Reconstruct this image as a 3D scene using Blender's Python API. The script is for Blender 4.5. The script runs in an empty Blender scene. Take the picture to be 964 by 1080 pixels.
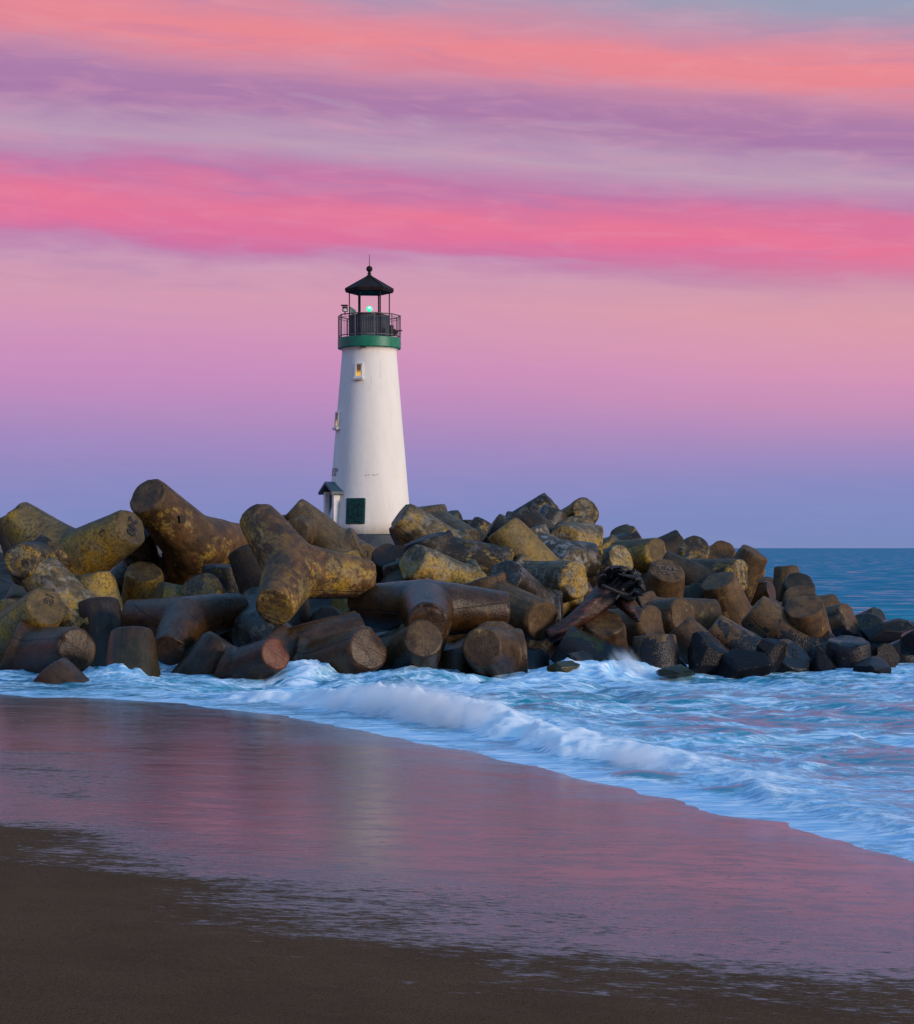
import bpy, bmesh, math, random
import numpy as np
from mathutils import Vector, Matrix, noise as mnoise

random.seed(11)
D = bpy.data
scene = bpy.context.scene
R = math.radians

# ---------------------------------------------------------------- camera
CAM_H = 2.9
cam_data = D.cameras.new('camera')
cam = D.objects.new('camera', cam_data)
scene.collection.objects.link(cam)
cam.location = (0, 0, CAM_H)
cam.rotation_euler = (R(90), 0, 0)
cam_data.sensor_fit = 'VERTICAL'
cam_data.sensor_height = 36.0
cam_data.lens = 2000 / 1080 * 36.0
cam_data.shift_y = 38 / 1080
cam_data.clip_start = 0.1
cam_data.clip_end = 90000
scene.camera = cam
scene.view_settings.view_transform = 'Standard'
scene.view_settings.look = 'None'
scene.view_settings.exposure = 0.0
scene.view_settings.gamma = 1.0
scene.cycles.max_bounces = 6
scene.cycles.volume_bounces = 3
scene.cycles.volume_max_steps = 96
scene.cycles.use_denoising = True

def srgb(r, g, b):
    f = lambda c: c / 12.92 if c <= 0.04045 else ((c + 0.055) / 1.055) ** 2.4
    return (f(r / 255), f(g / 255), f(b / 255), 1)

class NT:
    """small node-tree helper"""
    def __init__(s, tree): s.t = tree; s.n = tree.nodes; s.l = tree.links
    def put(s, sock, v):
        if hasattr(v, 'is_output') or isinstance(v, bpy.types.NodeSocket): s.l.new(v, sock)
        else: sock.default_value = v
    def math(s, op, a, b=0.0, c=0.0, clamp=False):
        n = s.n.new('ShaderNodeMath'); n.operation = op; n.use_clamp = clamp
        s.put(n.inputs[0], a); s.put(n.inputs[1], b); s.put(n.inputs[2], c)
        return n.outputs[0]
    def step(s, x, lo, hi, a=0.0, b=1.0):
        n = s.n.new('ShaderNodeMapRange'); n.interpolation_type = 'SMOOTHSTEP'
        s.put(n.inputs['Value'], x); n.inputs['From Min'].default_value = lo; n.inputs['From Max'].default_value = hi
        n.inputs['To Min'].default_value = a; n.inputs['To Max'].default_value = b
        return n.outputs[0]
    def mix(s, fac, a, b, mode='MIX'):
        n = s.n.new('ShaderNodeMix'); n.data_type = 'RGBA'; n.blend_type = mode
        s.put(n.inputs[0], fac); s.put(n.inputs[6], a); s.put(n.inputs[7], b)
        return n.outputs[2]
    def noise(s, vec, scale, detail=5, rough=0.55, dist=0.0, ntype=None):
        n = s.n.new('ShaderNodeTexNoise'); n.inputs['Scale'].default_value = scale
        n.inputs['Detail'].default_value = detail; n.inputs['Roughness'].default_value = rough
        n.inputs['Distortion'].default_value = dist
        if vec is not None: s.l.new(vec, n.inputs['Vector'])
        return n.outputs[0]
    def voro(s, vec, scale, feature='F1'):
        n = s.n.new('ShaderNodeTexVoronoi'); n.inputs['Scale'].default_value = scale; n.feature = feature
        s.l.new(vec, n.inputs['Vector']); return n.outputs[0]
    def mapping(s, vec, scale=(1, 1, 1), rot=(0, 0, 0), loc=(0, 0, 0)):
        n = s.n.new('ShaderNodeMapping'); s.l.new(vec, n.inputs['Vector'])
        n.inputs['Scale'].default_value = scale; n.inputs['Rotation'].default_value = rot
        s.put(n.inputs['Location'], loc)
        return n.outputs[0]
    def comb(s, x, y, z):
        n = s.n.new('ShaderNodeCombineXYZ'); s.put(n.inputs[0], x); s.put(n.inputs[1], y); s.put(n.inputs[2], z)
        return n.outputs[0]
    def sep(s, v):
        n = s.n.new('ShaderNodeSeparateXYZ'); s.l.new(v, n.inputs[0]); return n.outputs
    def bump(s, h, strength, dist, normal=None):
        n = s.n.new('ShaderNodeBump'); s.l.new(h, n.inputs['Height'])
        s.put(n.inputs['Strength'], strength); n.inputs['Distance'].default_value = dist
        if normal is not None: s.l.new(normal, n.inputs['Normal'])
        return n.outputs[0]
    def ramp(s, fac, stops):
        n = s.n.new('ShaderNodeValToRGB'); e = n.color_ramp.elements
        while len(e) > 1: e.remove(e[-1])
        e[0].position = stops[0][0]; e[0].color = stops[0][1]
        for p, c in stops[1:]:
            k = e.new(p); k.color = c
        s.l.new(fac, n.inputs[0]); return n.outputs[0]

# ---------------------------------------------------------------- sky
SUN_AZ, SUN_EL = R(124), R(9)          # clockwise from the view direction: behind the camera, to the right
world = D.worlds.new('World'); scene.world = world
world.use_nodes = True
W = NT(world.node_tree); W.n.clear()
out = W.n.new('ShaderNodeOutputWorld'); bg = W.n.new('ShaderNodeBackground')
W.l.new(bg.outputs[0], out.inputs[0])
tc = W.n.new('ShaderNodeTexCoord').outputs['Generated']
x, y, z = W.sep(tc)
hyp = W.math('SQRT', W.math('ADD', W.math('MULTIPLY', x, x), W.math('MULTIPLY', y, y)))
tan_el = W.math('DIVIDE', z, W.math('MAXIMUM', hyp, 0.02))
u = W.math('MULTIPLY', W.math('ARCTAN2', x, y), 2000.0)
py = W.math('SUBTRACT', 578.0, W.math('MULTIPLY', tan_el, 2000.0))
tk = W.step(py, 60, 330, 0.074, 0.040)
tilt = W.math('ADD', W.math('MULTIPLY', u, tk), W.math('MULTIPLY', W.math('MULTIPLY', u, u), 3.0e-5))
tilt = W.math('MINIMUM', tilt, 120.0); tilt = W.math('MAXIMUM', tilt, -120.0)
tilt = W.math('MULTIPLY', tilt, W.step(py, 330, 520, 1, 0))
n_vec = W.comb(W.math('MULTIPLY', u, 0.0016), W.math('MULTIPLY', W.math('SUBTRACT', py, tilt), 0.011), 0.0)
n_big = W.noise(n_vec, 1.0, 4, 0.55, 0.5)
n_vec2 = W.comb(W.math('MULTIPLY', u, 0.0050), W.math('MULTIPLY', W.math('SUBTRACT', py, W.math('MULTIPLY', u, 0.060)), 0.036), 3.7)
n_fine = W.noise(n_vec2, 1.0, 8, 0.55, 0.8)
n_wisp = W.noise(W.comb(W.math('MULTIPLY', u, 0.0110), W.math('MULTIPLY', W.math('SUBTRACT', py, W.math('MULTIPLY', u, 0.05)), 0.060), 8.1), 1.0, 8, 0.55, 0.7)
calm = W.step(py, 275, 340, 1, 0.22)
warp = W.math('ADD', W.math('MULTIPLY', W.math('SUBTRACT', n_big, 0.5), 70.0), W.math('ADD', W.math('MULTIPLY', W.math('SUBTRACT', n_fine, 0.5), 34.0), W.math('MULTIPLY', W.math('SUBTRACT', n_wisp, 0.5), 8.0)))
yy = W.math('ADD', W.math('SUBTRACT', py, tilt), W.math('MULTIPLY', warp, calm))
pos = W.math('DIVIDE', W.math('ADD', yy, 120.0), 720.0, clamp=True)
S = [(-120, 120, 150, 195), (-40, 145, 160, 188), (-20, 156, 158, 182), (0, 186, 148, 174), (22, 214, 140, 160), (46, 234, 136, 146), (64, 230, 136, 148),
     (82, 204, 138, 164), (100, 176, 126, 168), (126, 170, 122, 168), (146, 182, 146, 178), (166, 190, 158, 182), (182, 188, 140, 176),
     (196, 196, 120, 166), (212, 220, 118, 156), (232, 234, 120, 150), (254, 230, 114, 152), (268, 210, 116, 162), (278, 194, 136, 176), (292, 204, 152, 180),
     (320, 215, 156, 178), (350, 213, 152, 183), (388, 206, 144, 189), (425, 190, 141, 189), (465, 164, 138, 191), (508, 138, 138, 193), (548, 125, 139, 193), (578, 122, 138, 188)]
front = W.ramp(pos, [((a + 120) / 720, srgb(r, g, b)) for a, r, g, b in S])
# thin grey-blue breaks in the mauve cloud
brk = W.math('MULTIPLY', W.step(n_fine, 0.55, 0.72), W.math('MULTIPLY', W.step(yy, 85, 110), W.step(yy, 175, 205, 1, 0)))
front = W.mix(W.math('MULTIPLY', brk, 0.25), front, srgb(190, 172, 190))
zone_m = W.math('MULTIPLY', W.step(yy, 70, 100), W.step(yy, 180, 215, 1, 0))
front = W.mix(W.math('MULTIPLY', W.step(n_wisp, 0.45, 0.75, 0, 0.35), zone_m), front, srgb(206, 134, 166))
front = W.mix(W.math('MULTIPLY', W.step(n_big, 0.35, 0.62, 0.30, 0.0), W.step(yy, 200, 225)), front, W.mix(W.step(yy, 255, 300), srgb(196, 112, 168), front))
front = W.mix(W.math('MULTIPLY', W.step(n_wisp, 0.40, 0.80, 0.0, 0.07), calm), front, (1.0, 0.72, 0.72, 1), 'SCREEN')
front = W.mix(W.math('MULTIPLY', W.step(n_fine, 0.50, 0.25, 0.0, 0.22), calm), front, srgb(150, 120, 180))
# sides a little more violet on the left, warmer on the right
front = W.mix(W.step(u, -500, 500, 0.06, 0.0), front, srgb(150, 120, 190))
front = W.mix(W.math('MULTIPLY', W.step(u, -200, 500, 0.0, 0.34), W.math('MULTIPLY', W.step(py, 260, 310), W.step(py, 330, 520, 1, 0))), front, srgb(226, 158, 158))
# rest of the dome: dusk blue overhead, afterglow behind the camera
nish = W.n.new('ShaderNodeTexSky'); nish.sky_type = 'NISHITA'; nish.sun_disc = False
nish.sun_elevation = R(2); nish.sun_rotation = SUN_AZ; nish.air_density = 1.2; nish.ozone_density = 3.0
nish_s = W.mix(1.0, nish.outputs[0], (0.045, 0.045, 0.045, 1), 'MULTIPLY')
zen = W.mix(1.0, (0.15, 0.40, 0.78, 1), nish_s, 'ADD')
up = W.step(tan_el, 0.30, 0.75)
c1 = W.mix(up, front, zen)
glow_el = W.step(tan_el, 0.0, 0.5, 1, 0)
back = W.mix(glow_el, zen, (0.80, 0.46, 0.30, 1))
sx, sy = math.sin(SUN_AZ), math.cos(SUN_AZ)
toward = W.math('DIVIDE', W.math('ADD', W.math('MULTIPLY', x, sx), W.math('MULTIPLY', y, sy)), W.math('MAXIMUM', hyp, 0.02))
bk = W.step(toward, -0.25, 0.75)
c2 = W.mix(bk, c1, back)
c2 = W.mix(W.step(z, -0.03, 0.0, 1, 0), c2, srgb(70, 80, 110))
W.l.new(c2, bg.inputs[0]); bg.inputs[1].default_value = 1.0

sun = D.lights.new('sun', 'SUN'); sun.energy = 2.5; sun.angle = R(16); sun.color = (1.0, 0.82, 0.66)
so = D.objects.new('sun', sun); scene.collection.objects.link(so)
sdir = Vector((math.sin(SUN_AZ) * math.cos(R(14)), math.cos(SUN_AZ) * math.cos(R(14)), math.sin(R(14))))
so.rotation_euler = sdir.to_track_quat('Z', 'Y').to_euler(); so.location = (20, -20, 20)

# ---------------------------------------------------------------- object helpers
def link(o, parent=None):
    scene.collection.objects.link(o)
    if parent is not None: o.parent = parent
    return o
def mesh_obj(name, verts, faces, mat=None, parent=None, smooth=True):
    me = D.meshes.new(name); me.from_pydata([tuple(v) for v in verts], [], faces)
    if smooth: me.polygons.foreach_set('use_smooth', [True] * len(me.polygons))
    me.update()
    if mat: me.materials.append(mat)
    return link(D.objects.new(name, me), parent)
def bm_obj(name, bm, mat=None, parent=None, smooth=False):
    me = D.meshes.new(name); bmesh.ops.recalc_face_normals(bm, faces=bm.faces); bm.to_mesh(me); bm.free()
    if smooth: me.polygons.foreach_set('use_smooth', [True] * len(me.polygons))
    if mat: me.materials.append(mat)
    return link(D.objects.new(name, me), parent)
def thing(name, label, cat, loc=(0, 0, 0), rz=0, group=None):
    o = D.objects.new(name, None); link(o); o.location = loc; o.rotation_euler = (0, 0, rz); o.empty_display_size = 0.3
    tag(o, label, cat, group); return o
def tag(o, label, cat, group=None):
    o['label'] = label; o['category'] = cat
    if group: o['group'] = group
def box(bm, c, s, rot=None, bev=0.0):
    r = bmesh.ops.create_cube(bm, size=1.0); vs = r['verts']
    bmesh.ops.scale(bm, vec=s, verts=vs)
    if bev > 0:
        es = list({e for v in vs for e in v.link_edges})
        rr = bmesh.ops.bevel(bm, geom=es, offset=bev, segments=2, affect='EDGES', profile=0.6)
        vs = list({v for f in rr['faces'] for v in f.verts} | {v for v in vs if v.is_valid})
    if rot is not None: bmesh.ops.rotate(bm, cent=(0, 0, 0), matrix=rot, verts=vs)
    bmesh.ops.translate(bm, vec=c, verts=vs)
def lathe(prof, seg=64, ang0=0.0, close=True):
    vs, fs = [], []
    for r, z in prof:
        for k in range(seg):
            a = ang0 + 2 * math.pi * k / seg
            vs.append((r * math.cos(a), r * math.sin(a), z))
    for i in range(len(prof) - 1):
        for k in range(seg):
            k2 = (k + 1) % seg
            fs.append((i * seg + k, i * seg + k2, (i + 1) * seg + k2, (i + 1) * seg + k))
    if close:
        fs.append(tuple(range(seg))[::-1]); n = (len(prof) - 1) * seg; fs.append(tuple(n + k for k in range(seg)))
    return vs, fs
def tube(pts, rads, seg=8, vs=None, fs=None):
    vs = [] if vs is None else vs; fs = [] if fs is None else fs
    b = len(vs); pts = [Vector(p) for p in pts]
    for i, p in enumerate(pts):
        d = (pts[min(i + 1, len(pts) - 1)] - pts[max(i - 1, 0)]).normalized()
        a = d.orthogonal().normalized() if i == 0 else (a - d * a.dot(d)).normalized()
        c = d.cross(a)
        for k in range(seg):
            t = 2 * math.pi * k / seg; vs.append(tuple(p + (a * math.cos(t) + c * math.sin(t)) * rads[i]))
    for i in range(len(pts) - 1):
        for k in range(seg):
            k2 = (k + 1) % seg; fs.append((b + i * seg + k, b + i * seg + k2, b + (i + 1) * seg + k2, b + (i + 1) * seg + k))
    fs.append(tuple(b + k for k in range(seg))[::-1]); n = b + (len(pts) - 1) * seg; fs.append(tuple(n + k for k in range(seg)))
    return vs, fs
def new_mat(name):
    m = D.materials.new(name); m.use_nodes = True; t = NT(m.node_tree)
    return m, t, t.n['Principled BSDF']
def flat_mat(name, col, rough=0.6, metal=0.0, spec=0.5, vary=0.15, scale=6.0, bump=0.0):
    m, t, p = new_mat(name)
    co = t.n.new('ShaderNodeTexCoord').outputs['Object']
    n = t.noise(co, scale, 6, 0.6)
    c = tuple(col[:3]) + (1,)
    d = tuple(v * (1 - vary * 2) for v in col[:3]) + (1,); l = tuple(min(1, v * (1 + vary)) for v in col[:3]) + (1,)
    t.l.new(t.mix(t.step(n, 0.3, 0.7), d, l), p.inputs['Base Color'])
    t.l.new(t.step(n, 0.2, 0.8, rough * 0.8, min(1, rough * 1.15)), p.inputs['Roughness'])
    p.inputs['Metallic'].default_value = metal; p.inputs['Specular IOR Level'].default_value = spec
    if bump: t.l.new(t.bump(t.noise(co, scale * 6, 4), bump, 0.02), p.inputs['Normal'])
    return m
def text_obj(name, body, size, mat, parent, mtx, bend=None):
    cu = D.curves.new(name, 'FONT'); cu.body = body; cu.size = size; cu.align_x = 'CENTER'; cu.align_y = 'CENTER'; cu.extrude = 0.0
    cu.space_line = 0.85; cu.offset = size * 0.012
    tmp = D.objects.new(name, cu); scene.collection.objects.link(tmp)
    dg = bpy.context.evaluated_depsgraph_get(); me = D.meshes.new_from_object(tmp.evaluated_get(dg))
    D.objects.remove(tmp); D.curves.remove(cu)
    for v in me.vertices: v.co = bend(v.co) if bend else mtx @ v.co
    me.materials.clear(); me.materials.append(mat)
    return link(D.objects.new(name, me), parent)

# ---------------------------------------------------------------- numpy noise
def _h(ix, iy, s):
    n = (ix * 374761393 + iy * 668265263 + s * 1442695041) & 0xffffffff
    n = ((n ^ (n >> 13)) * 1274126177) & 0xffffffff
    return ((n ^ (n >> 16)) & 0xffff) / 65535.0
def vnoise(x, y, s=0):
    ix = np.floor(x).astype(np.int64); iy = np.floor(y).astype(np.int64)
    fx = x - ix; fy = y - iy; fx = fx * fx * fx * (fx * (fx * 6 - 15) + 10); fy = fy * fy * fy * (fy * (fy * 6 - 15) + 10)
    a = _h(ix, iy, s); b = _h(ix + 1, iy, s); c = _h(ix, iy + 1, s); d = _h(ix + 1, iy + 1, s)
    return (a + (b - a) * fx) * (1 - fy) + (c + (d - c) * fx) * fy
def fbm(x, y, o=5, s=0, g=0.5):
    t = 0; a = 1; n = 0
    for k in range(o):
        t = t + a * vnoise(x * 2 ** k + 17.3 * k, y * 2 ** k - 9.1 * k, s + k); n += a; a *= g
    return t / n
def sst(x, a, b):
    t = np.clip((x - a) / (b - a), 0, 1); return t * t * (3 - 2 * t)
def polydist(x, y, pts):
    """signed distance to a polyline (positive on its right-hand side walking along it) and the running parameter"""
    best = np.full(x.shape, 1e9); sgn = np.ones(x.shape); par = np.zeros(x.shape)
    for i in range(len(pts) - 1):
        ax, ay = pts[i]; bx, by = pts[i + 1]; dx, dy = bx - ax, by - ay; L2 = dx * dx + dy * dy
        t = np.clip(((x - ax) * dx + (y - ay) * dy) / L2, 0, 1)
        ex = x - ax - t * dx; ey = y - ay - t * dy; d = np.hypot(ex, ey)
        m = d < best; best = np.where(m, d, best)
        sgn = np.where(m, np.sign(dy * (x - ax) - dx * (y - ay)), sgn); par = np.where(m, i + t, par)
    return best * sgn, par
SHORE = [(-90, 62), (-40, 50), (-16, 41.5), (-8.8, 37.4), (-5, 35.4), (-0.9, 29.4), (1.86, 23.5), (4.3, 17.85), (7.2, 11), (12, 0), (22, -20), (40, -60)]
BORE = [(-12, 39.5), (-4.6, 37.0), (-2.2, 34.6), (-0.9, 33.4), (0.0, 32.4), (0.9, 29.6), (1.9, 27.2), (2.75, 25.8), (3.35, 23.8), (3.75, 21.2), (4.7, 19.0), (7.0, 14.0)]
DRY0 = (-3.3, 14.2); DRYN = (-0.571, -0.821)
def sand_z(x, y):
    d, _ = polydist(x, y, SHORE)
    d2 = (x - DRY0[0]) * DRYN[0] + (y - DRY0[1]) * DRYN[1]
    z = np.where(d > 0, 0.026 * d, 0.055 * d)
    z = z + 0.07 * np.where(d > 0, 1.6 * (1 - np.exp(-d / 1.6)), 0) * 0.7
    z = z + 0.095 * np.log1p(np.exp((d2 + 0.3) * 1.2)) / 1.2
    z = z + 0.07 * (fbm(x * 0.45 + 3, y * 0.45, 5, 6, 0.55) - 0.5) * sst(d, -2.5, -0.3) * (1 - sst(d, 0.3, 3.5))
    z = z + 0.03 * (fbm(x * 0.22, y * 0.22, 3, 5) - 0.5) * sst(d, -2, 2)
    return np.maximum(z, -2.2)
def grid_obj(name, X, Y, Z, mat, attrs=None):
    nr, nc = X.shape
    me = D.meshes.new(name); me.vertices.add(nr * nc)
    me.vertices.foreach_set('co', np.stack([X, Y, Z], -1).astype(np.float32).ravel())
    i = np.arange(nr - 1)[:, None] * nc + np.arange(nc - 1)[None, :]
    q = np.stack([i, i + 1, i + nc + 1, i + nc], -1).reshape(-1, 4)
    me.loops.add(q.size); me.polygons.add(len(q))
    me.loops.foreach_set('vertex_index', q.ravel().astype(np.int32))
    me.polygons.foreach_set('loop_start', (np.arange(len(q)) * 4).astype(np.int32))
    me.polygons.foreach_set('use_smooth', np.ones(len(q), bool))
    me.update(calc_edges=True)
    for k, v in (attrs or {}).items():
        a = me.attributes.new(k, 'FLOAT', 'POINT'); a.data.foreach_set('value', v.astype(np.float32).ravel())
    me.materials.append(mat)
    return link(D.objects.new(name, me))

# ================================================================= THE SETTING
# ---------------------------------------------------------------- beach sand
m_sand, t, p = new_mat('wet_sand')
geo = t.n.new('ShaderNodeNewGeometry').outputs['Position']
wet = t.n.new('ShaderNodeAttribute'); wet.attribute_name = 'wet'; wet = wet.outputs['Fac']
st = t.noise(t.mapping(geo, (0.42, 1.0, 1), (0, 0, R(8))), 0.75, 7, 0.62, 0.6)
st2 = t.noise(t.mapping(geo, (1.0, 2.4, 1), (0, 0, R(12))), 2.2, 6, 0.65, 0.4)
film = t.math('ADD', wet, t.math('ADD', t.math('MULTIPLY', t.math('SUBTRACT', st, 0.5), 1.1), t.math('MULTIPLY', t.math('SUBTRACT', st2, 0.5), 1.3)))
st3 = t.noise(t.mapping(geo, (1.0, 2.6, 1), (0, 0, R(12))), 9.0, 4, 0.7, 0.3)
film = t.math('ADD', film, t.math('MULTIPLY', t.math('SUBTRACT', st3, 0.5), 2.0))
film = t.step(film, 0.05, 0.85)
grain = t.noise(geo, 120, 4, 0.8); grain2 = t.noise(geo, 38, 4, 0.6)
fleck = t.step(t.noise(geo, 170, 1, 0.5), 0.72, 0.78)
dry = t.mix(t.step(grain, 0.38, 0.62), (0.030, 0.014, 0.006, 1), (0.170, 0.098, 0.052, 1))
dry = t.mix(t.step(t.noise(geo, 1.3, 5), 0.3, 0.7, 0.0, 0.35), dry, (0.050, 0.026, 0.013, 1))
dry = t.mix(t.math('MULTIPLY', fleck, 0.7), dry, (0.30, 0.26, 0.22, 1))
damp = t.step(t.noise(t.mapping(geo, (0.35, 1.6, 1), (0, 0, R(10))), 1.3, 7, 0.7, 0.5), 0.52, 0.70)
wetc = t.mix(t.step(grain, 0.3, 0.7), (0.050, 0.032, 0.030, 1), (0.150, 0.098, 0.092, 1))
t.l.new(t.mix(film, dry, wetc), p.inputs['Base Color'])
rr = t.math('ADD', t.math('ADD', t.step(film, 0, 1, 0.85, 0.12), t.math('MULTIPLY', damp, 0.10)), t.math('MULTIPLY', grain2, t.step(film, 0, 1, 0.1, 0.06)))
t.l.new(rr, p.inputs['Roughness']); p.inputs['IOR'].default_value = 2.3
t.l.new(t.step(film, 0.0, 0.9, 0.015, 0.6), p.inputs['Specular IOR Level'])
rip = t.noise(t.mapping(geo, (1.4, 4.5, 1), (0, 0, R(14))), 3.0, 4, 0.55)
pits = t.math('MAXIMUM', t.step(t.voro(t.mapping(geo, (1, 0.45, 1), loc=(0.3, 0.2, 0)), 8.5), 0.05, 0.20), t.step(t.noise(geo, 0.9, 3), 0.50, 0.58, 1, 0))
rip2 = t.noise(t.mapping(geo, (2.2, 7.0, 1), (0, 0, R(-10))), 6.0, 3, 0.6)
b1 = t.bump(rip, t.math('ADD', t.step(st, 0.44, 0.58, 0.10, 0.34), t.step(wet, 0.9, 1.25, 0.30, 0.0)), 0.018, t.bump(rip2, t.math('ADD', 0.05, t.math('ADD', t.step(st2, 0.48, 0.58, 0, 0.45), t.step(wet, 0.85, 1.2, 0.25, 0.0))), 0.010))
b2 = t.bump(pits, t.step(film, 0, 1, 0.15, 0.7), 0.008, b1)
b3 = t.bump(grain, t.step(film, 0, 1, 1.0, 0.10), 0.007, b2)
t.l.new(b3, p.inputs['Normal'])
yr = np.concatenate([np.linspace(-60, 2, 40), np.linspace(2.3, 46, 520), np.linspace(47, 90, 30)])
xr = np.concatenate([np.linspace(-120, -22, 30), np.linspace(-21.5, 22, 440), np.linspace(23, 80, 30)])
X, Y = np.meshgrid(xr, yr)
Zs = sand_z(X, Y)
d_sh, _ = polydist(X, Y, SHORE)
d2 = (X - DRY0[0]) * DRYN[0] + (Y - DRY0[1]) * DRYN[1]
streak = fbm(X * 0.10 + Y * 0.02, Y * 0.55, 4, 9)
Zs = Zs + 0.006 * (fbm(X * 1.1, Y * 3.0, 3, 12) - 0.5) * sst(d_sh, 0.5, 3) + 0.02 * (fbm(X * 2.5, Y * 2.5, 4, 13) - 0.5) * sst(d2, -0.3, 1.2)
wet_a = 1.20 - sst(d2, -4.6, 2.0) * 1.60 + (streak - 0.5) * 0.6
wet_a = wet_a - 0.55 * sst(-X, 1.5, 4.5) * (1 - sst(Y, 17, 22))
wet_a = wet_a - 0.8 * sst(-X - 0.16 * Y, -0.8, 1.6) * sst(fbm(X * .10, Y * 0.42, 4, 31), 0.36, 0.58) * sst(Y, 12, 16) * (1 - sst(Y, 24, 29))
grid_obj('beach', X, Y, Zs, m_sand, {'wet': wet_a})['kind'] = 'structure'

# ---------------------------------------------------------------- the sea
m_sea, t, p = new_mat('sea_water')
gn = t.n.new('ShaderNodeNewGeometry'); geo = gn.outputs['Position']
at = t.n.new('ShaderNodeAttribute'); at.attribute_name = 'foam'; at = at.outputs['Fac']
n1 = t.noise(t.mapping(geo, (0.70, 1.0, 0.5), (0, 0, R(-16))), 1.1, 10, 0.68, 1.2)
n2 = t.noise(t.mapping(geo, (0.42, 1.7, 1), (0, 0, R(-24))), 2.6, 8, 0.62, 1.8)
n0 = t.noise(t.mapping(geo, (0.5, 1.0, 1), (0, 0, R(-10))), 0.33, 4, 0.5, 1.0)
f = t.math('ADD', at, t.math('ADD', t.math('MULTIPLY', t.math('SUBTRACT', n1, 0.5), 2.7), t.math('ADD', t.math('MULTIPLY', t.math('SUBTRACT', n2, 0.5), 1.6), t.math('MULTIPLY', t.math('SUBTRACT', n0, 0.5), 1.0))))
foam = t.math('MULTIPLY', t.step(f, 0.15, 0.85), t.step(at, -0.1, 0.2))
la = t.n.new('ShaderNodeAttribute'); la.attribute_name = 'lace'; la = la.outputs['Fac']
wv = t.n.new('ShaderNodeVectorMath'); wv.operation = 'ADD'; t.l.new(geo, wv.inputs[0])
t.l.new(t.comb(t.math('MULTIPLY', n2, 0.5), t.math('MULTIPLY', n1, 0.5), 0.0), wv.inputs[1])
cell = t.math('MINIMUM', t.voro(wv.outputs[0], 3.2, 'DISTANCE_TO_EDGE'), t.math('MULTIPLY', t.voro(wv.outputs[0], 7.5, 'DISTANCE_TO_EDGE'), 1.6))
net = t.step(cell, 0.03, 0.13, 1, 0)
foam = t.math('MULTIPLY', foam, t.math('SUBTRACT', 1.0, t.math('MULTIPLY', t.math('MULTIPLY', la, t.math('SUBTRACT', 1.0, net)), 0.75)))
px_ = t.sep(geo)
deep = t.mix(t.step(px_[1], 45, 120), (0.012, 0.210, 0.310, 1), (0.012, 0.150, 0.270, 1))
col = t.mix(foam, deep, t.mix(t.step(n2, 0.38, 0.68), (0.26, 0.56, 0.80, 1), (0.78, 0.88, 0.95, 1)))
fr = t.n.new('ShaderNodeAttribute'); fr.attribute_name = 'froth'
col = t.mix(t.math('MULTIPLY', t.step(t.math('ADD', fr.outputs['Fac'], t.math('MULTIPLY', t.math('SUBTRACT', n2, 0.5), 0.9)), 0.12, 0.6), foam), col, (0.86, 0.90, 0.92, 1))
t.l.new(col, p.inputs['Base Color'])
t.l.new(t.step(foam, 0, 0.8, 0.20, 0.60), p.inputs['Roughness'])
p.inputs['IOR'].default_value = 1.33
w2 = t.noise(t.mapping(geo, (0.6, 1.0, 1)), 2.6, 4, 0.6, 0.4)
b = t.bump(w2, 0.22, 0.10)
b = t.bump(t.math('ADD', n2, t.math('MULTIPLY', n1, 0.6)), t.math('MULTIPLY', foam, 0.45), 0.06, b)
# offshore: wave slopes added straight to the normal, so that they do not vanish with distance
far = t.step(px_[1], 45, 75)
ns = t.noise(t.mapping(geo, (0.55, 1.0, 1), (0, 0, R(-10))), 0.42, 12, 0.68, 0.3)
ns2 = t.noise(t.mapping(geo, (0.8, 0.8, 1), (0, 0, R(20)), (31, 7, 2)), 0.5, 12, 0.68)
add = t.comb(t.math('MULTIPLY', t.math('SUBTRACT', ns2, 0.5), 0.9), t.math('SUBTRACT', t.math('MULTIPLY', t.math('SUBTRACT', ns, 0.5), 3.0), 0.42), 0.0)
sc_n = t.n.new('ShaderNodeVectorMath'); sc_n.operation = 'SCALE'; t.l.new(add, sc_n.inputs[0]); t.l.new(far, sc_n.inputs['Scale'])
ad_n = t.n.new('ShaderNodeVectorMath'); ad_n.operation = 'ADD'; t.l.new(b, ad_n.inputs[0]); t.l.new(sc_n.outputs[0], ad_n.inputs[1])
no_n = t.n.new('ShaderNodeVectorMath'); no_n.operation = 'NORMALIZE'; t.l.new(ad_n.outputs[0], no_n.inputs[0])
t.l.new(no_n.outputs[0], p.inputs['Normal'])
yr = np.concatenate([np.linspace(9, 62, 620), 62 * np.exp(np.linspace(0.006, math.log(40000 / 62), 260))])
sr = np.linspace(-1, 1, 760)
Y = np.repeat(yr[:, None], len(sr), 1)
X = sr[None, :] * (0.40 * Y + 7.0) + 2.0
d_sh, _ = polydist(X, Y, SHORE)
off = sst(-d_sh, 0.0, 3.5)
wx = fbm(X * 0.35, Y * 0.35, 3, 41) * 2.2; wy = fbm(X * 0.35 + 9, Y * 0.35, 3, 44) * 2.2
chop = fbm(X * 0.55 + wx, Y * 0.75 + wy, 5, 50) - 0.5
ridge = 1 - np.abs(2 * fbm(X * 0.33 + wx * 0.6, Y * 0.42 + wy * 0.6, 4, 60) - 1)
fine_r = 1 - np.abs(2 * fbm(X * 1.1 + wx * 1.2, Y * 1.5 + wy * 1.2, 5, 63) - 1)
Zw = off * (0.34 * chop + (0.40 * (ridge - 0.78) + 0.09 * (fine_r - 0.78)) * sst(-d_sh, 1.0, 5.0)) * (1 - 0.45 * sst(X, 2.0, 6.0))
near = 1 - sst(Y, 55, 90)
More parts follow.
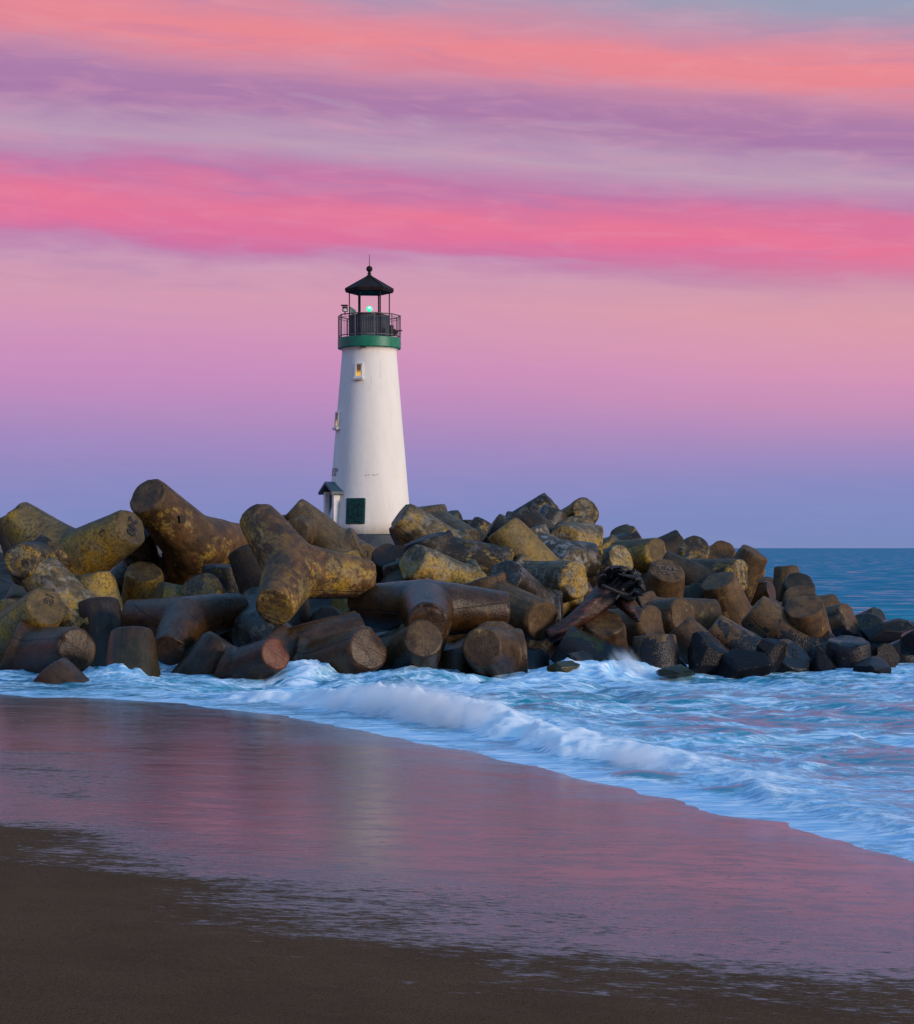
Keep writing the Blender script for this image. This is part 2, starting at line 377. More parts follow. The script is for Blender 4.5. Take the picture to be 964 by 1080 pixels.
swell = 0.20 * (fbm(X * 0.05, Y * 0.16, 3, 70) - 0.5) + 0.25 * (fbm(X * 0.25, Y * 0.45, 4, 72) - 0.5)
Zw = Zw * near + swell * (1 - near) * (1 - sst(Y, 1500, 4000))
db, par = polydist(X, Y, BORE)
amp = np.interp(par, [0, 1, 1.6, 2.4, 3.2, 4, 5, 6, 7, 8, 9, 10, 11], [0, 0.05, 0.26, 0.46, 0.46, 0.40, 0.33, 0.26, 0.22, 0.15, 0.10, 0.07, 0.0])
amp = amp * (0.55 + 0.8 * fbm(X * 0.75, Y * 0.75, 3, 80))
edge = db + 1.5 * (fbm(X * 0.6, Y * 0.6, 3, 82) - 0.5) + 0.7 * (fbm(X * 1.9, Y * 1.9, 4, 83) - 0.5)
prof = np.where(edge < 0, np.exp(np.clip(edge, -20, 0) / 0.95), np.exp(-(edge / 0.42) ** 2))
lr = 1 - np.abs(2 * fbm(X * 1.0 + wx * 2.6, Y * 1.0 + wy * 2.6, 7, 85, 0.66) - 1)
lump = 0.70 + 0.35 * lr + 0.30 * (fbm(X * 7, Y * 7, 3, 87, 0.6) - 0.5)
Zw = Zw * (1 - 0.6 * prof * (amp > 0.02)) + amp * prof * lump
bore_f = np.clip(amp * 4, 0, 1) * np.where(edge < 0, np.exp(np.clip(edge, -20, 0) / 0.7), np.exp(-(edge / 0.75) ** 2))
# churned water against the blocks
churn = sst(Y, 36, 42) * (1 - sst(Y, 46, 52)) * (1 - sst(X, 10, 14))
Zw = Zw + churn * 0.16 * (fbm(X * 1.7 + wx, Y * 1.7, 4, 90) - 0.35) * sst(-d_sh, 0.3, 2)
zone = (1 - sst(Y, 50, 62)) * (1 - 0.25 * sst(X, 5, 14))
den = zone * (0.50 + 0.8 * (fbm(X * 0.4 + wx * .5, Y * 0.5 + wy * .5, 4, 95) - 0.5)) + 0.25 * churn + 1.0 * bore_f
den = den + 0.45 * (1 - sst(-d_sh, 0.1, 0.9)) + 0.3 * (1 - sst(-d_sh, 1, 4)) * sst(par, 6, 8)
den = den - 0.25 * sst(np.abs(edge), 0.3, 0.5) * (1 - sst(edge, 0.5, 1.4)) * (edge > 0.3) * (amp > 0.15)
for cx_, cy_, ra_, hh_ in ((3.75, 43.4, 0.9, 0.22), (-7.2, 41.2, 0.8, 0.30), (-3.4, 41.4, 0.7, 0.28), (2.4, 42.6, 0.8, 0.25), (-0.9, 41.6, 0.9, 0.22)):
    g_ = np.exp(-((X - cx_) / ra_) ** 2 - ((Y - cy_) / (ra_ * 1.1)) ** 2); Zw = Zw + hh_ * g_ * (0.45 + 0.9 * lr); den = den + 0.8 * g_
hump = np.exp(-((X - 2.35) / 0.55) ** 2 - ((Y - 23.9) / 0.45) ** 2) + 0.8 * np.exp(-((X - 3.2) / 0.6) ** 2 - ((Y - 22.4) / 0.3) ** 2)
den = den - 1.1 * hump; Zw = Zw + 0.10 * hump
den = np.where(Y > 62, -0.8 * sst(Y, 62, 70), den)
dense = np.clip(bore_f, 0, 1) * (0.3 + 1.1 * (lr - 0.4)) + sst(Zw, 0.22, 0.5) * 0.5
grid_obj('sea', X, Y, Zw, m_sea, {'foam': den, 'froth': np.clip(dense, 0, 1), 'lace': np.clip(sst(-d_sh, 0.25, 0.9) * (1 - sst(-d_sh, 3.0, 6.5)) * sst(par, 4.0, 6.0) + 0.75 * sst(fbm(X * 0.5, Y * 0.6, 4, 120), 0.50, 0.60), 0, 1) * (1 - np.clip(bore_f, 0, 1))})['kind'] = 'structure'

# ---------------------------------------------------------------- spray thrown up by the breaker and the blocks
def spray(p0, p1, half, height, dens, seed, label):
    p0, p1 = Vector(p0), Vector(p1); d_ = p1 - p0; ln = d_.length
    m = D.materials.new('spray_mist'); m.use_nodes = True; t = NT(m.node_tree); t.n.clear()
    o_ = t.n.new('ShaderNodeOutputMaterial'); v_ = t.n.new('ShaderNodeVolumePrincipled'); t.l.new(v_.outputs[0], o_.inputs['Volume'])
    v_.inputs['Color'].default_value = (0.93, 0.95, 0.97, 1)
    co = t.n.new('ShaderNodeTexCoord').outputs['Object']; x_, y_, z_ = t.sep(co)
    xe = t.math('DIVIDE', t.math('ABSOLUTE', x_), ln / 2)
    hn = t.noise(t.comb(t.math('MULTIPLY', x_, 1.3), seed, 0.0), 1.0, 3, 0.6)
    top = t.math('MULTIPLY', t.math('MULTIPLY', t.step(xe, 0.2, 1.0, 1, 0), t.step(hn, 0.25, 0.7, 0.45, 1.0)), height)
    zf = t.math('DIVIDE', z_, t.math('MAXIMUM', top, 0.02))
    # strands leaning over towards the beach
    sv = t.comb(t.math('ADD', t.math('MULTIPLY', x_, 5.0), t.math('MULTIPLY', z_, 2.5)), t.math('ADD', t.math('MULTIPLY', y_, 2.2), t.math('MULTIPLY', z_, -2.0)), t.math('MULTIPLY', z_, 1.2))
    st_ = t.noise(sv, 1.0, 5, 0.62, 0.8)
    yc = t.math('ABSOLUTE', t.math('DIVIDE', t.math('SUBTRACT', y_, t.math('MULTIPLY', z_, 0.35)), half))
    de = t.math('MULTIPLY', t.math('MULTIPLY', t.step(zf, 0.0, 1.0, 1, 0), t.step(yc, 0.25, 0.95, 1, 0)), t.step(st_, 0.42, 0.62, 0.0, 1.0))
    t.l.new(t.math('MULTIPLY', de, dens), v_.inputs['Density'])
    bm = bmesh.new(); box(bm, (0, 0, height * 0.5 - 0.05), (ln, half * 2.2, height + 0.1))
    o = bm_obj('sea_spray', bm, m); o.location = (p0 + p1) / 2; o.rotation_euler = (0, 0, math.atan2(d_.y, d_.x)); o['kind'] = 'stuff'
    tag(o, label, 'spray')
spray((-2.9, 35.2, 0.05), (1.5, 28.9, 0.05), 0.70, 0.76, 12.0, 2.0, 'soft white spray thrown up along the crest of the breaking wave')
spray((1.0, 28.6, 0.0), (3.4, 23.2, 0.0), 0.5, 0.36, 10.0, 7.3, 'low foam spray trailing along the wave towards the right')
spray((3.2, 42.9, 0.0), (4.4, 43.2, 0.0), 0.5, 0.95, 7.0, 4.1, 'small splash of white water beside the flat topped front cone')
# ---------------------------------------------------------------- rubble core of the breakwater and its walkway
m_rub = flat_mat('dark_rubble', (0.014, 0.011, 0.009), 0.8, vary=0.3, scale=3, bump=0.6)
yr = np.linspace(42, 100, 180); xr = np.linspace(-60, 26, 260)
X, Y = np.meshgrid(xr, yr)
prof = np.interp(Y, [42, 45, 49, 54, 60, 72, 86, 100], [-2.4, -0.5, 0.7, 1.4, 1.9, 2.5, 2.5, -2.4])
tap = sst(X - 0.10 * (Y - 45), 4.0, 15.0)
Z = prof * (1 - tap) - 2.4 * tap + 0.9 * (np.abs(fbm(X * 0.8, Y * 0.8, 4, 21) - 0.5)) * 2 - 0.3
grid_obj('rubble_core', X, Y, Z, m_rub)['kind'] = 'structure'
m_walk = flat_mat('walkway_concrete', (0.13, 0.14, 0.15), 0.7, vary=0.2, scale=1.5, bump=0.2)
bm = bmesh.new(); box(bm, (-31, 79.5, 2.4), (60, 9.0, 1.1), bev=0.04)
bm_obj('walkway', bm, m_walk)['kind'] = 'structure'

# ================================================================= THE LIGHTHOUSE
LX, LY = -3.605, 78.0
def pz(py): return CAM_H + (578 - py) * LY / 2000.0
m_white, t, p = new_mat('white_stucco')
co = t.n.new('ShaderNodeTexCoord').outputs['Object']
a = t.noise(t.mapping(co, (1, 1, 0.25)), 1.6, 7, 0.62)
bb = t.noise(co, 5.0, 6, 0.6)
c = t.mix(t.step(a, 0.35, 0.75, 0, 0.30), (0.84, 0.81, 0.75, 1), (0.66, 0.59, 0.50, 1))
c = t.mix(t.step(bb, 0.55, 0.8, 0, 0.25), c, (0.66, 0.61, 0.54, 1))
zz = t.sep(co)[2]
c = t.mix(t.math('MULTIPLY', t.step(zz, 0.2, 2.2, 0.5, 0.0), t.step(a, 0.4, 0.6)), c, (0.60, 0.53, 0.44, 1))
streaks = t.noise(t.mapping(co, (6, 6, 0.35)), 1.5, 4, 0.6)
c = t.mix(t.math('MULTIPLY', t.step(streaks, 0.56, 0.75), t.step(zz, 4.5, 7.7, 0.22, 0.6)), c, (0.50, 0.48, 0.46, 1))
t.l.new(c, p.inputs['Base Color']); p.inputs['Roughness'].default_value = 0.75; p.inputs['Specular IOR Level'].default_value = 0.25
t.l.new(t.bump(t.noise(co, 30, 5), 0.25, 0.01, t.bump(bb, 0.3, 0.03)), p.inputs['Normal'])
m_trim = flat_mat('white_trim', (0.70, 0.69, 0.66), 0.6, vary=0.08)
m_green = flat_mat('green_paint', (0.002, 0.190, 0.110), 0.45, vary=0.12, scale=3)
m_teal = flat_mat('verdigris_panel', (0.003, 0.048, 0.042), 0.6, spec=0.3, vary=0.3, scale=7, bump=0.5)
m_dark = flat_mat('dark_roof_metal', (0.018, 0.012, 0.012), 0.75, spec=0.2, vary=0.25, scale=5)
m_rail = flat_mat('grey_rail_paint', (0.13, 0.115, 0.12), 0.5, vary=0.2)
m_slate = flat_mat('slate_blue_panel', (0.040, 0.056, 0.075), 0.6, vary=0.2, scale=4)
m_black = flat_mat('black_paint', (0.010, 0.009, 0.009), 0.6)
m_red = flat_mat('red_lettering', (0.16, 0.075, 0.075), 0.6)
m_pr = flat_mat('porch_roof_blue', (0.035, 0.075, 0.105), 0.5, vary=0.25)

lh = thing('lighthouse', 'white tapered round lighthouse with green gallery band and black lantern roof on the breakwater', 'lighthouse', (LX, LY, pz(575)))
Z0 = pz(575)
def lz(py): return pz(py) - Z0
k = LY / 2000.0
def rpx(n): return n * k
prof = [(rpx(44.9), lz(563.5))]
for py_ in (550, 535, 520, 500, 480, 460, 440, 420, 400, 385, 373): prof.append((rpx(28.6 + 16.0 * (py_ - 371) / 192), lz(py_)))
prof += [(rpx(28.7), lz(370.5)), (rpx(29.6), lz(369.2)), (rpx(31.2), lz(368.2))]
v, fc = lathe(prof, 128); mesh_obj('tower_wall', v, fc, m_white, lh)
v, fc = lathe([(rpx(47.5), lz(580)), (rpx(47.5), lz(564.6)), (rpx(46.9), lz(564.0)), (rpx(40), lz(563.9))], 96)
mesh_obj('plinth', v, fc, m_slate, lh, smooth=False)
v, fc = lathe([(rpx(31.6), lz(368.0)), (rpx(33.0), lz(368.2)), (rpx(33.3), lz(367.6)), (rpx(33.3), lz(358.0)), (rpx(33.0), lz(357.4)), (rpx(20), lz(357.3))], 96, R(7.5))
mesh_obj('gallery_band', v, fc, m_green, lh, smooth=False)
# railing: ten posts, rails between them and thin bars
NR = 10; a0 = R(-90 + 12); rr_ = rpx(32.9)
def rp(kk, z, r=rr_): 
    a_ = a0 + 2 * math.pi * kk / NR; return (r * math.cos(a_), r * math.sin(a_), z)
zt, zb_ = lz(333.6), lz(355.2)
for i in range(NR):
    bm = bmesh.new(); q = rp(i, (zt + lz(357.4)) / 2); box(bm, q, (0.042, 0.042, zt - lz(357.4)), Matrix.Rotation(a0 + 2 * math.pi * i / NR, 3, 'Z') if False else None, 0.006)
    bm_obj('railing_post', bm, m_rail, lh)
for nm, zc, r_ in (('top_rail', zt, 0.026), ('bottom_rail', zb_, 0.022), ('middle_rail', lz(336.0), 0.012)):
    vs, fs = [], []
    for i in range(NR): tube([rp(i, zc), rp(i + 1, zc)], [r_, r_], 8, vs, fs)
    mesh_obj(nm, vs, fs, m_rail, lh)
vs, fs = [], []
for i in range(NR):
    A, B = Vector(rp(i, 0)), Vector(rp(i + 1, 0))
    for j in range(1, 8):
        q = A.lerp(B, j / 8); tube([(q.x, q.y, zb_), (q.x, q.y, lz(336.0))], [0.005, 0.005], 5, vs, fs)
mesh_obj('railing_bars', vs, fs, m_rail, lh)
# lantern parapet: corrugated hexagon
hexa = R(5); hr = rpx(21.4)
def hp(i, r, z):
    a_ = hexa + i * math.pi / 3; return Vector((r * math.cos(a_), r * math.sin(a_), z))
for i in range(6):
    A, B = hp(i, hr, 0), hp(i + 1, hr, 0); nrm = ((A + B) / 2).normalized()
    n_c = 40; vs, fs = [], []
    flat = (i == 5)
    for j in range(n_c + 1):
        q = A.lerp(B, 0.03 + 0.94 * j / n_c); o_ = 0 if flat else (0.012 if (j // 2) % 2 else -0.004)
        for z_ in (lz(357.0), lz(333.4)):
            vs.append(tuple(q + nrm * o_ + Vector((0, 0, z_))))
        for z_ in (lz(333.4), lz(357.0)):
            vs.append(tuple(q - nrm * 0.05 + Vector((0, 0, z_))))
    for j in range(n_c):
        b_ = j * 4
        for s_ in range(4): fs.append((b_ + s_, b_ + 4 + s_, b_ + 4 + (s_ + 1) % 4, b_ + (s_ + 1) % 4))
    fs.append((0, 1, 2, 3)); fs.append((n_c * 4 + 3, n_c * 4 + 2, n_c * 4 + 1, n_c * 4))
    mesh_obj('parapet_panel', vs, fs, m_slate, lh, smooth=False)
    bm = bmesh.new(); q = hp(i, hr * 0.985, (lz(357) + lz(308.5)) / 2)
    box(bm, q, (0.046, 0.046, lz(308.5) - lz(357)), Matrix.Rotation(hexa + i * math.pi / 3, 3, 'Z'), 0.006)
    bm_obj('lantern_post', bm, m_dark, lh)
bm = bmesh.new(); 
for i in range(6):
    A, B = hp(i, hr, lz(333.2)), hp(i + 1, hr, lz(333.2)); M = (A + B) / 2; dd = (B - A)
    box(bm, M, (dd.length, 0.05, 0.035), Matrix.Rotation(math.atan2(dd.y, dd.x), 3, 'Z'))
bm_obj('parapet_cap', bm, m_dark, lh)
# roof
rp_ = [(rpx(22.5), lz(309.4)), (rpx(25.0), lz(308.6)), (rpx(26.0), lz(305.6)), (rpx(25.4), lz(304.6)), (rpx(13), lz(297.6)), (rpx(2.6), lz(291.6)), (rpx(2.0), lz(291.2))]
v, fc = lathe(rp_, 6, hexa); ro = mesh_obj('roof', v, fc, m_dark, lh, smooth=False)
vs, fs = [], []
for i in range(6): tube([hp(i, rpx(25.6), lz(304.6)), hp(i, rpx(13.1), lz(297.4)), hp(i, rpx(2.4), lz(291.2))], [0.016, 0.016, 0.012], 6, vs, fs)
mesh_obj('roof_rib', vs, fs, m_dark, ro)
fp = [(2.9, 292.6), (2.9, 290.6), (1.7, 289.9), (1.5, 289.0), (2.1, 288.7), (2.1, 288.0), (1.3, 287.5), (1.3, 287.0)]
import itertools
for i in range(13):
    a_ = math.pi * i / 12; fp.append((max(0.15, 3.35 * math.sin(a_)) if i else 1.3, 283.7 + 3.35 * math.cos(a_)))
v, fc = lathe([(rpx(a_), lz(b_)) for a_, b_ in fp], 20); fin = mesh_obj('finial', v, fc, m_dark, lh)
vs, fs = tube([(0, 0, lz(281)), (0, 0, lz(268.4))], [0.016, 0.009], 6); mesh_obj('lightning_rod', vs, fs, m_dark, fin)
# lamp
v, fc = lathe([(rpx(r_), lz(y_)) for r_, y_ in ((2.2, 333.5), (1.5, 331.5), (1.5, 330.4), (2.7, 329.8), (2.7, 329.0), (1.2, 328.8))], 20)
lamp = mesh_obj('beacon_lamp', v, fc, m_dark, lh)
m_bulb, t, p = new_mat('green_beacon_glass'); p.inputs['Base Color'].default_value = (0.1, 0.8, 0.4, 1)
p.inputs['Emission Color'].default_value = (0.0, 1.0, 0.38, 1); p.inputs['Emission Strength'].default_value = 1.3
bp = [(1.7, 328.6), (1.8, 327.6), (3.0, 326.8)] + [(3.1 * math.cos(R(a_)), 325.4 - 2.5 * math.sin(R(a_))) for a_ in range(-10, 90, 12)] + [(0.1, 322.9)]
v, fc = lathe([(rpx(a_), lz(b_)) for a_, b_ in bp], 20); mesh_obj('green_lens', v, fc, m_bulb, lamp)
m_core, t, p = new_mat('white_hot_filament'); p.inputs['Base Color'].default_value = (0.8, 1, 0.9, 1)
p.inputs['Emission Color'].default_value = (0.35, 1.0, 0.75, 1); p.inputs['Emission Strength'].default_value = 1.6
v, fc = lathe([(rpx(0.1), lz(326.6)), (rpx(1.2), lz(326)), (rpx(1.5), lz(325)), (rpx(1.0), lz(324.2)), (rpx(0.1), lz(324))], 12)
o = mesh_obj('lamp_core', v, fc, m_core, lamp); 
for vv in o.data.vertices: vv.co.y -= rpx(2.6)
# instruments beside the lantern
def at(px, py_, dy): return Vector(((px - 389.6) * k, dy, lz(py_)))
bm = bmesh.new(); box(bm, at(365.4, 329.2, -0.95), (rpx(5.4), 0.20, rpx(5.0)), bev=0.01); fb = bm_obj('floodlight', bm, m_black, lh)
bm = bmesh.new(); box(bm, at(365.6, 330.2, -1.06), (rpx(3.4), 0.02, rpx(2.8)), bev=0.004); bm_obj('floodlight_glass', bm, m_trim, fb)
bm = bmesh.new(); box(bm, at(365.0, 325.6, -1.05), (rpx(7.0), 0.32, 0.03)); bm_obj('floodlight_hood', bm, m_black, fb)
bm = bmesh.new(); box(bm, at(365.4, 333, -0.95), (0.05, 0.05, 0.16)); bm_obj('floodlight_bracket', bm, m_black, fb)
pts = [(369.8, 324.6), (376.4, 329.2), (375.6, 333.4), (370.2, 333.2)]
vs = [tuple(at(a_, b_, -0.55)) for a_, b_ in pts] + [tuple(at(a_, b_, -0.49)) for a_, b_ in pts]
m_pan = flat_mat('green_reflection_panel', (0.20, 0.36, 0.28), 0.5)  # solar panel: the green reflected in it is put into its base colour
mesh_obj('solar_panel', vs, [(0, 1, 2, 3), (7, 6, 5, 4), (0, 4, 5, 1), (1, 5, 6, 2), (2, 6, 7, 3), (3, 7, 4, 0)], m_pan, lh, smooth=False)
bm = bmesh.new()
box(bm, at(413.4, 350.5, -0.62), (rpx(4.6), 0.25, rpx(11)), bev=0.01)
box(bm, at(416.6, 352.6, -0.62), (rpx(5.0), 0.24, rpx(6.0)), Matrix.Rotation(R(38), 3, 'Y'), 0.01)
fog = bm_obj('foghorn', bm, m_black, lh)
vs, fs = tube([at(417, 351, -0.62), at(424.6, 350.4, -0.62)], [0.02, 0.035], 8); mesh_obj('horn_pipe', vs, fs, m_black, fog)
bm = bmesh.new(); box(bm, at(384.5, 369.2, -1.23), (rpx(5.5), 0.06, rpx(1.3)), bev=0.004); bm_obj('conduit_box', bm, m_black, lh)

def wall_r(z_):
    py_ = 578 - (z_ + Z0 - CAM_H) / k
    return rpx(28.6 + 16.0 * (py_ - 371) / 192)
def wall_frame(az, z_):
    """matrix whose +Y looks into the wall, origin on the wall surface; az 0 faces the camera, positive to the left"""
    r_ = wall_r(z_)
    lean = math.atan(16.0 / 192)
    M = Matrix.Translation((-r_ * math.sin(az), -r_ * math.cos(az), z_)) @ Matrix.Rotation(-az, 4, 'Z') @ Matrix.Rotation(-lean, 4, 'X')
    return M
m_pane, t, p = new_mat('lit_window_glass')
co = t.n.new('ShaderNodeTexCoord').outputs['Object']; zc = t.sep(co)[2]
gl = t.noise(co, 5, 3)
g_ = t.step(t.math('ADD', zc, t.math('MULTIPLY', t.math('SUBTRACT', gl, 0.5), 0.2)), -0.16, 0.12, 1, 0)
ec = t.mix(g_, (0.22, 0.10, 0.03, 1), (1.0, 0.50, 0.04, 1))
t.l.new(ec, p.inputs['Emission Color']); t.l.new(t.step(g_, 0, 1, 0.35, 0.85), p.inputs['Emission Strength'])
p.inputs['Base Color'].default_value = (0.05, 0.03, 0.02, 1); p.inputs['Roughness'].default_value = 0.15
def window(az, py_c, w, h):
    M = wall_frame(az, lz(py_c))
    def add(nm, parts, mat, parent):
        bm = bmesh.new()
        for c_, s_ in parts: box(bm, c_, s_, bev=0.004)
        ob = bm_obj(nm, bm, mat, parent); return ob
    f_ = 0.07
    wf = add('window', [((-w / 2 + f_ / 2, -0.02, 0), (f_, 0.16, h)), ((w / 2 - f_ / 2, -0.02, 0), (f_, 0.16, h)), ((0, -0.02, h / 2 - f_ / 2), (w - 2 * f_, 0.158, f_)), ((0, -0.02, -h / 2 + f_ / 2), (w - 2 * f_, 0.158, f_))], m_trim, lh)
    wf.matrix_local = M
    add('pane', [((0, -0.03, 0), (w - 2 * f_ + 0.002, 0.02, h - 2 * f_ + 0.002))], m_pane, wf)
    add('glazing_bar', [((0, -0.045, 0.05), (w - 2 * f_, 0.02, 0.018))], m_black, wf)
    add('sill', [((0, -0.06, -h / 2 - 0.03), (w + 0.10, 0.20, 0.06)), ((0, -0.05, -h / 2 - 0.08), (w + 0.02, 0.16, 0.04))], m_trim, wf)
window(R(17.5), 393.4, rpx(8.8), rpx(15.5))
window(R(66), 443.8, rpx(10.0), rpx(17))
# teal relief panel
M = wall_frame(R(19.5), lz(539.7)); M = M @ Matrix.Rotation(0, 4, 'Z')
bm = bmesh.new(); pw, ph = rpx(20.6), rpx(27)
box(bm, (0, 0.02, 0), (pw, 0.16, ph), bev=0.05)
pl = bm_obj('relief_plaque', bm, m_teal, lh); M0 = wall_frame(R(17.0), lz(539.7)); pl.matrix_local = M0
bm = bmesh.new()
for c_, s_ in (((-0.19, 0), (0.06, 0.5)), ((0.0, -0.08), (0.05, 0.42)), ((0.17, -0.05), (0.07, 0.36)), ((0.02, 0.26), (0.44, 0.05)), ((-0.08, 0.38), (0.16, 0.08)), ((0.10, 0.12), (0.18, 0.04)), ((0.02, -0.36), (0.5, 0.03)), ((-0.1, -0.2), (0.1, 0.05))):
    box(bm, (c_[0] * 1.2, -0.07, c_[1] * 1.15), (s_[0], 0.03, s_[1]), bev=0.008)
o = bm_obj('relief_figures', bm, m_teal, pl)
# tie bolts
for az, yy_ in ((-2, 502.3), (2, 502.6), (-8, 502.2), (-11, 502.6), (-15, 502)):
    bm = bmesh.new(); q = wall_frame(R(az), lz(yy_)).to_translation(); box(bm, q, (0.03, 0.04, 0.03))
    bm_obj('anchor_bolt', bm, m_rail, lh)
# lettering round the left flank
def bender(az_c, z_c):
    def f_(co_):
        z_ = z_c + co_.y; r_ = wall_r(z_) + 0.012; a_ = az_c - co_.x / r_
        return Vector((-r_ * math.sin(a_), -r_ * math.cos(a_), z_))
    return f_
text_obj('lettering', 'WALTON', 0.26, m_red, lh, None, bender(R(75), lz(497)))
text_obj('lettering', 'LIGHTHOUSE', 0.155, m_red, lh, None, bender(R(75), lz(501.3)))
# entrance porch on the left flank
PA = R(62)
PM = Matrix.Rotation(-PA, 4, 'Z')
po = D.objects.new('porch', None); link(po, lh); po.matrix_local = PM
r0 = rpx(44)
hz = lz(519.5); pw_ = 1.02; fy = -(r0 + 0.12)
bm = bmesh.new()
for s_ in (-1, 1): box(bm, (s_ * (pw_ / 2 - 0.09), fy + 0.40, hz / 2 + 0.05), (0.18, 0.80, hz - 0.08), bev=0.01)
bm_obj('porch_wall', bm, m_trim, po)
bm = bmesh.new(); box(bm, (0, fy + 0.22, hz / 2), (pw_ - 0.36, 0.06, hz - 0.2), bev=0.01); dr = bm_obj('door', bm, m_slate, po)
for z_ in (0.45, 1.0, 1.5):
    bm = bmesh.new(); box(bm, (0.18, fy + 0.17, z_ + 0.1), (0.14, 0.04, 0.07), bev=0.005)
    bm_obj('hinge', bm, m_black, dr)
ov = 0.16; hw = pw_ / 2 + 0.17; rise = 0.42; y0_, y1_ = fy - ov, fy + 0.9
vs, fs = [], []
for y_ in (y0_, y1_):
    vs += [(-hw, y_, hz), (0, y_, hz + rise), (hw, y_, hz), (hw, y_, hz - 0.10), (0, y_, hz + rise - 0.11), (-hw, y_, hz - 0.10)]
fs = [(0, 1, 4, 5), (1, 2, 3, 4), (6, 11, 10, 7), (7, 10, 9, 8), (0, 6, 7, 1), (1, 7, 8, 2), (2, 8, 9, 3), (3, 9, 10, 4), (4, 10, 11, 5), (5, 11, 6, 0)]
mesh_obj('porch_roof', vs, fs, m_pr, po, smooth=False)
# ================================================================= THE CONCRETE TETRAPODS
LEG, RTIP, RROOT = 2.1, 0.49, 0.75
def tetra_mesh(seed, lens=(1.0, 1.0, 1.0)):
    rnd = random.Random(seed)
    dirs = [Vector((0, 0, 1))]
    for q in range(3):
        a_ = 2 * math.pi * q / 3; dirs.append(Vector((math.cos(a_) * 2 * math.sqrt(2) / 3, math.sin(a_) * 2 * math.sqrt(2) / 3, -1 / 3)))
    seg = 54; vs = []; fs = []; cut = []
    for li, A in enumerate(dirs):
        others = [d_ for j, d_ in enumerate(dirs) if j != li]
        u0 = (others[0] - A * others[0].dot(A)).normalized(); w0 = A.cross(u0)
        base = len(vs)
        ll = 1.0 if li == 0 else lens[li - 1]
        rings = 15 if ll > 0.7 else 8
        def rad(t_): return RROOT + (RTIP - RROOT) * t_
        for ri in range(rings):
            for s_ in range(seg):
                a_ = 2 * math.pi * s_ / seg; uu = u0 * math.cos(a_) + w0 * math.sin(a_)
                dl = ((a_ + math.pi / 3) % (2 * math.pi / 3)) - math.pi / 3
                g = 0.7071 * math.cos(dl)
                # t0*L = g * r(t0)
                t0 = g * RROOT / (LEG - g * (RTIP - RROOT))
                tt = t0 + (ll - 0.025 - t0) * (ri / (rings - 1)) ** 1.15
                vs.append(A * LEG * tt + uu * rad(tt)); cut.append(ri < 4)
        # rounded rim, then the cap
        capr = [(0.987, 0.006), (0.995, 0.020), (1.0, 0.045), (1.0, 0.09), (1.0, 0.2), (1.0, 0.33)]
        for tt, ins in capr:
            tt = tt - 1 + ll
            for s_ in range(seg):
                a_ = 2 * math.pi * s_ / seg; uu = u0 * math.cos(a_) + w0 * math.sin(a_)
                vs.append(A * LEG * tt + uu * (rad(tt) - ins)); cut.append(False)
        nr = rings + len(capr)
        for i_ in range(nr - 1):
            for s_ in range(seg):
                s2 = (s_ + 1) % seg
                fs.append((base + i_ * seg + s_, base + i_ * seg + s2, base + (i_ + 1) * seg + s2, base + (i_ + 1) * seg + s_))
        vs.append(A * LEG * ll); cut.append(False); c_ = len(vs) - 1
        for s_ in range(seg): fs.append((base + (nr - 1) * seg + s_, base + (nr - 1) * seg + (s_ + 1) % seg, c_))
    off_ = Vector((seed * 7.3, seed * 3.1, seed * 5.7))
    bm = bmesh.new(); bv = [bm.verts.new(v_) for v_ in vs]
    for f_ in fs: bm.faces.new([bv[i_] for i_ in f_])
    tagset = [bv[i_] for i_, c_ in enumerate(cut) if c_]
    bmesh.ops.remove_doubles(bm, verts=bm.verts, dist=0.012)
    sm = [v_ for v_ in tagset if v_.is_valid]
    for _ in range(6): bmesh.ops.smooth_vert(bm, verts=sm, factor=0.5, use_axis_x=True, use_axis_y=True, use_axis_z=True)
    bmesh.ops.recalc_face_normals(bm, faces=bm.faces); bm.normal_update()
    wear(bm, dirs, (1.0,) + tuple(lens), off_)
    me = D.meshes.new('tetrapod'); bm.to_mesh(me); bm.free()
    me.polygons.foreach_set('use_smooth', [True] * len(me.polygons))
    return me
def wear(bm, dirs, lens, off_):
    bm.normal_update()
    for v_ in bm.verts:
        q = v_.co + off_
        n_ = mnoise.fractal(q * 1.1, 1.0, 2.0, 3) * 0.022 + mnoise.fractal(q * 5.0, 1.0, 2.0, 3) * 0.006
        best, A, ll = max(((v_.co.dot(A), A, ll) for A, ll in zip(dirs, lens)), key=lambda w_: w_[0])
        rim = max(0.0, 1 - abs(best - LEG * ll * 0.99) / 0.07)
        rad_ = math.sqrt(max(0, v_.co.length_squared - best * best))
        if rad_ < 0.36: rim = 0
        chip = max(0.0, mnoise.noise(q * 2.3) - 0.10) * 0.20 * rim
        v_.co += v_.normal * (n_ - chip)
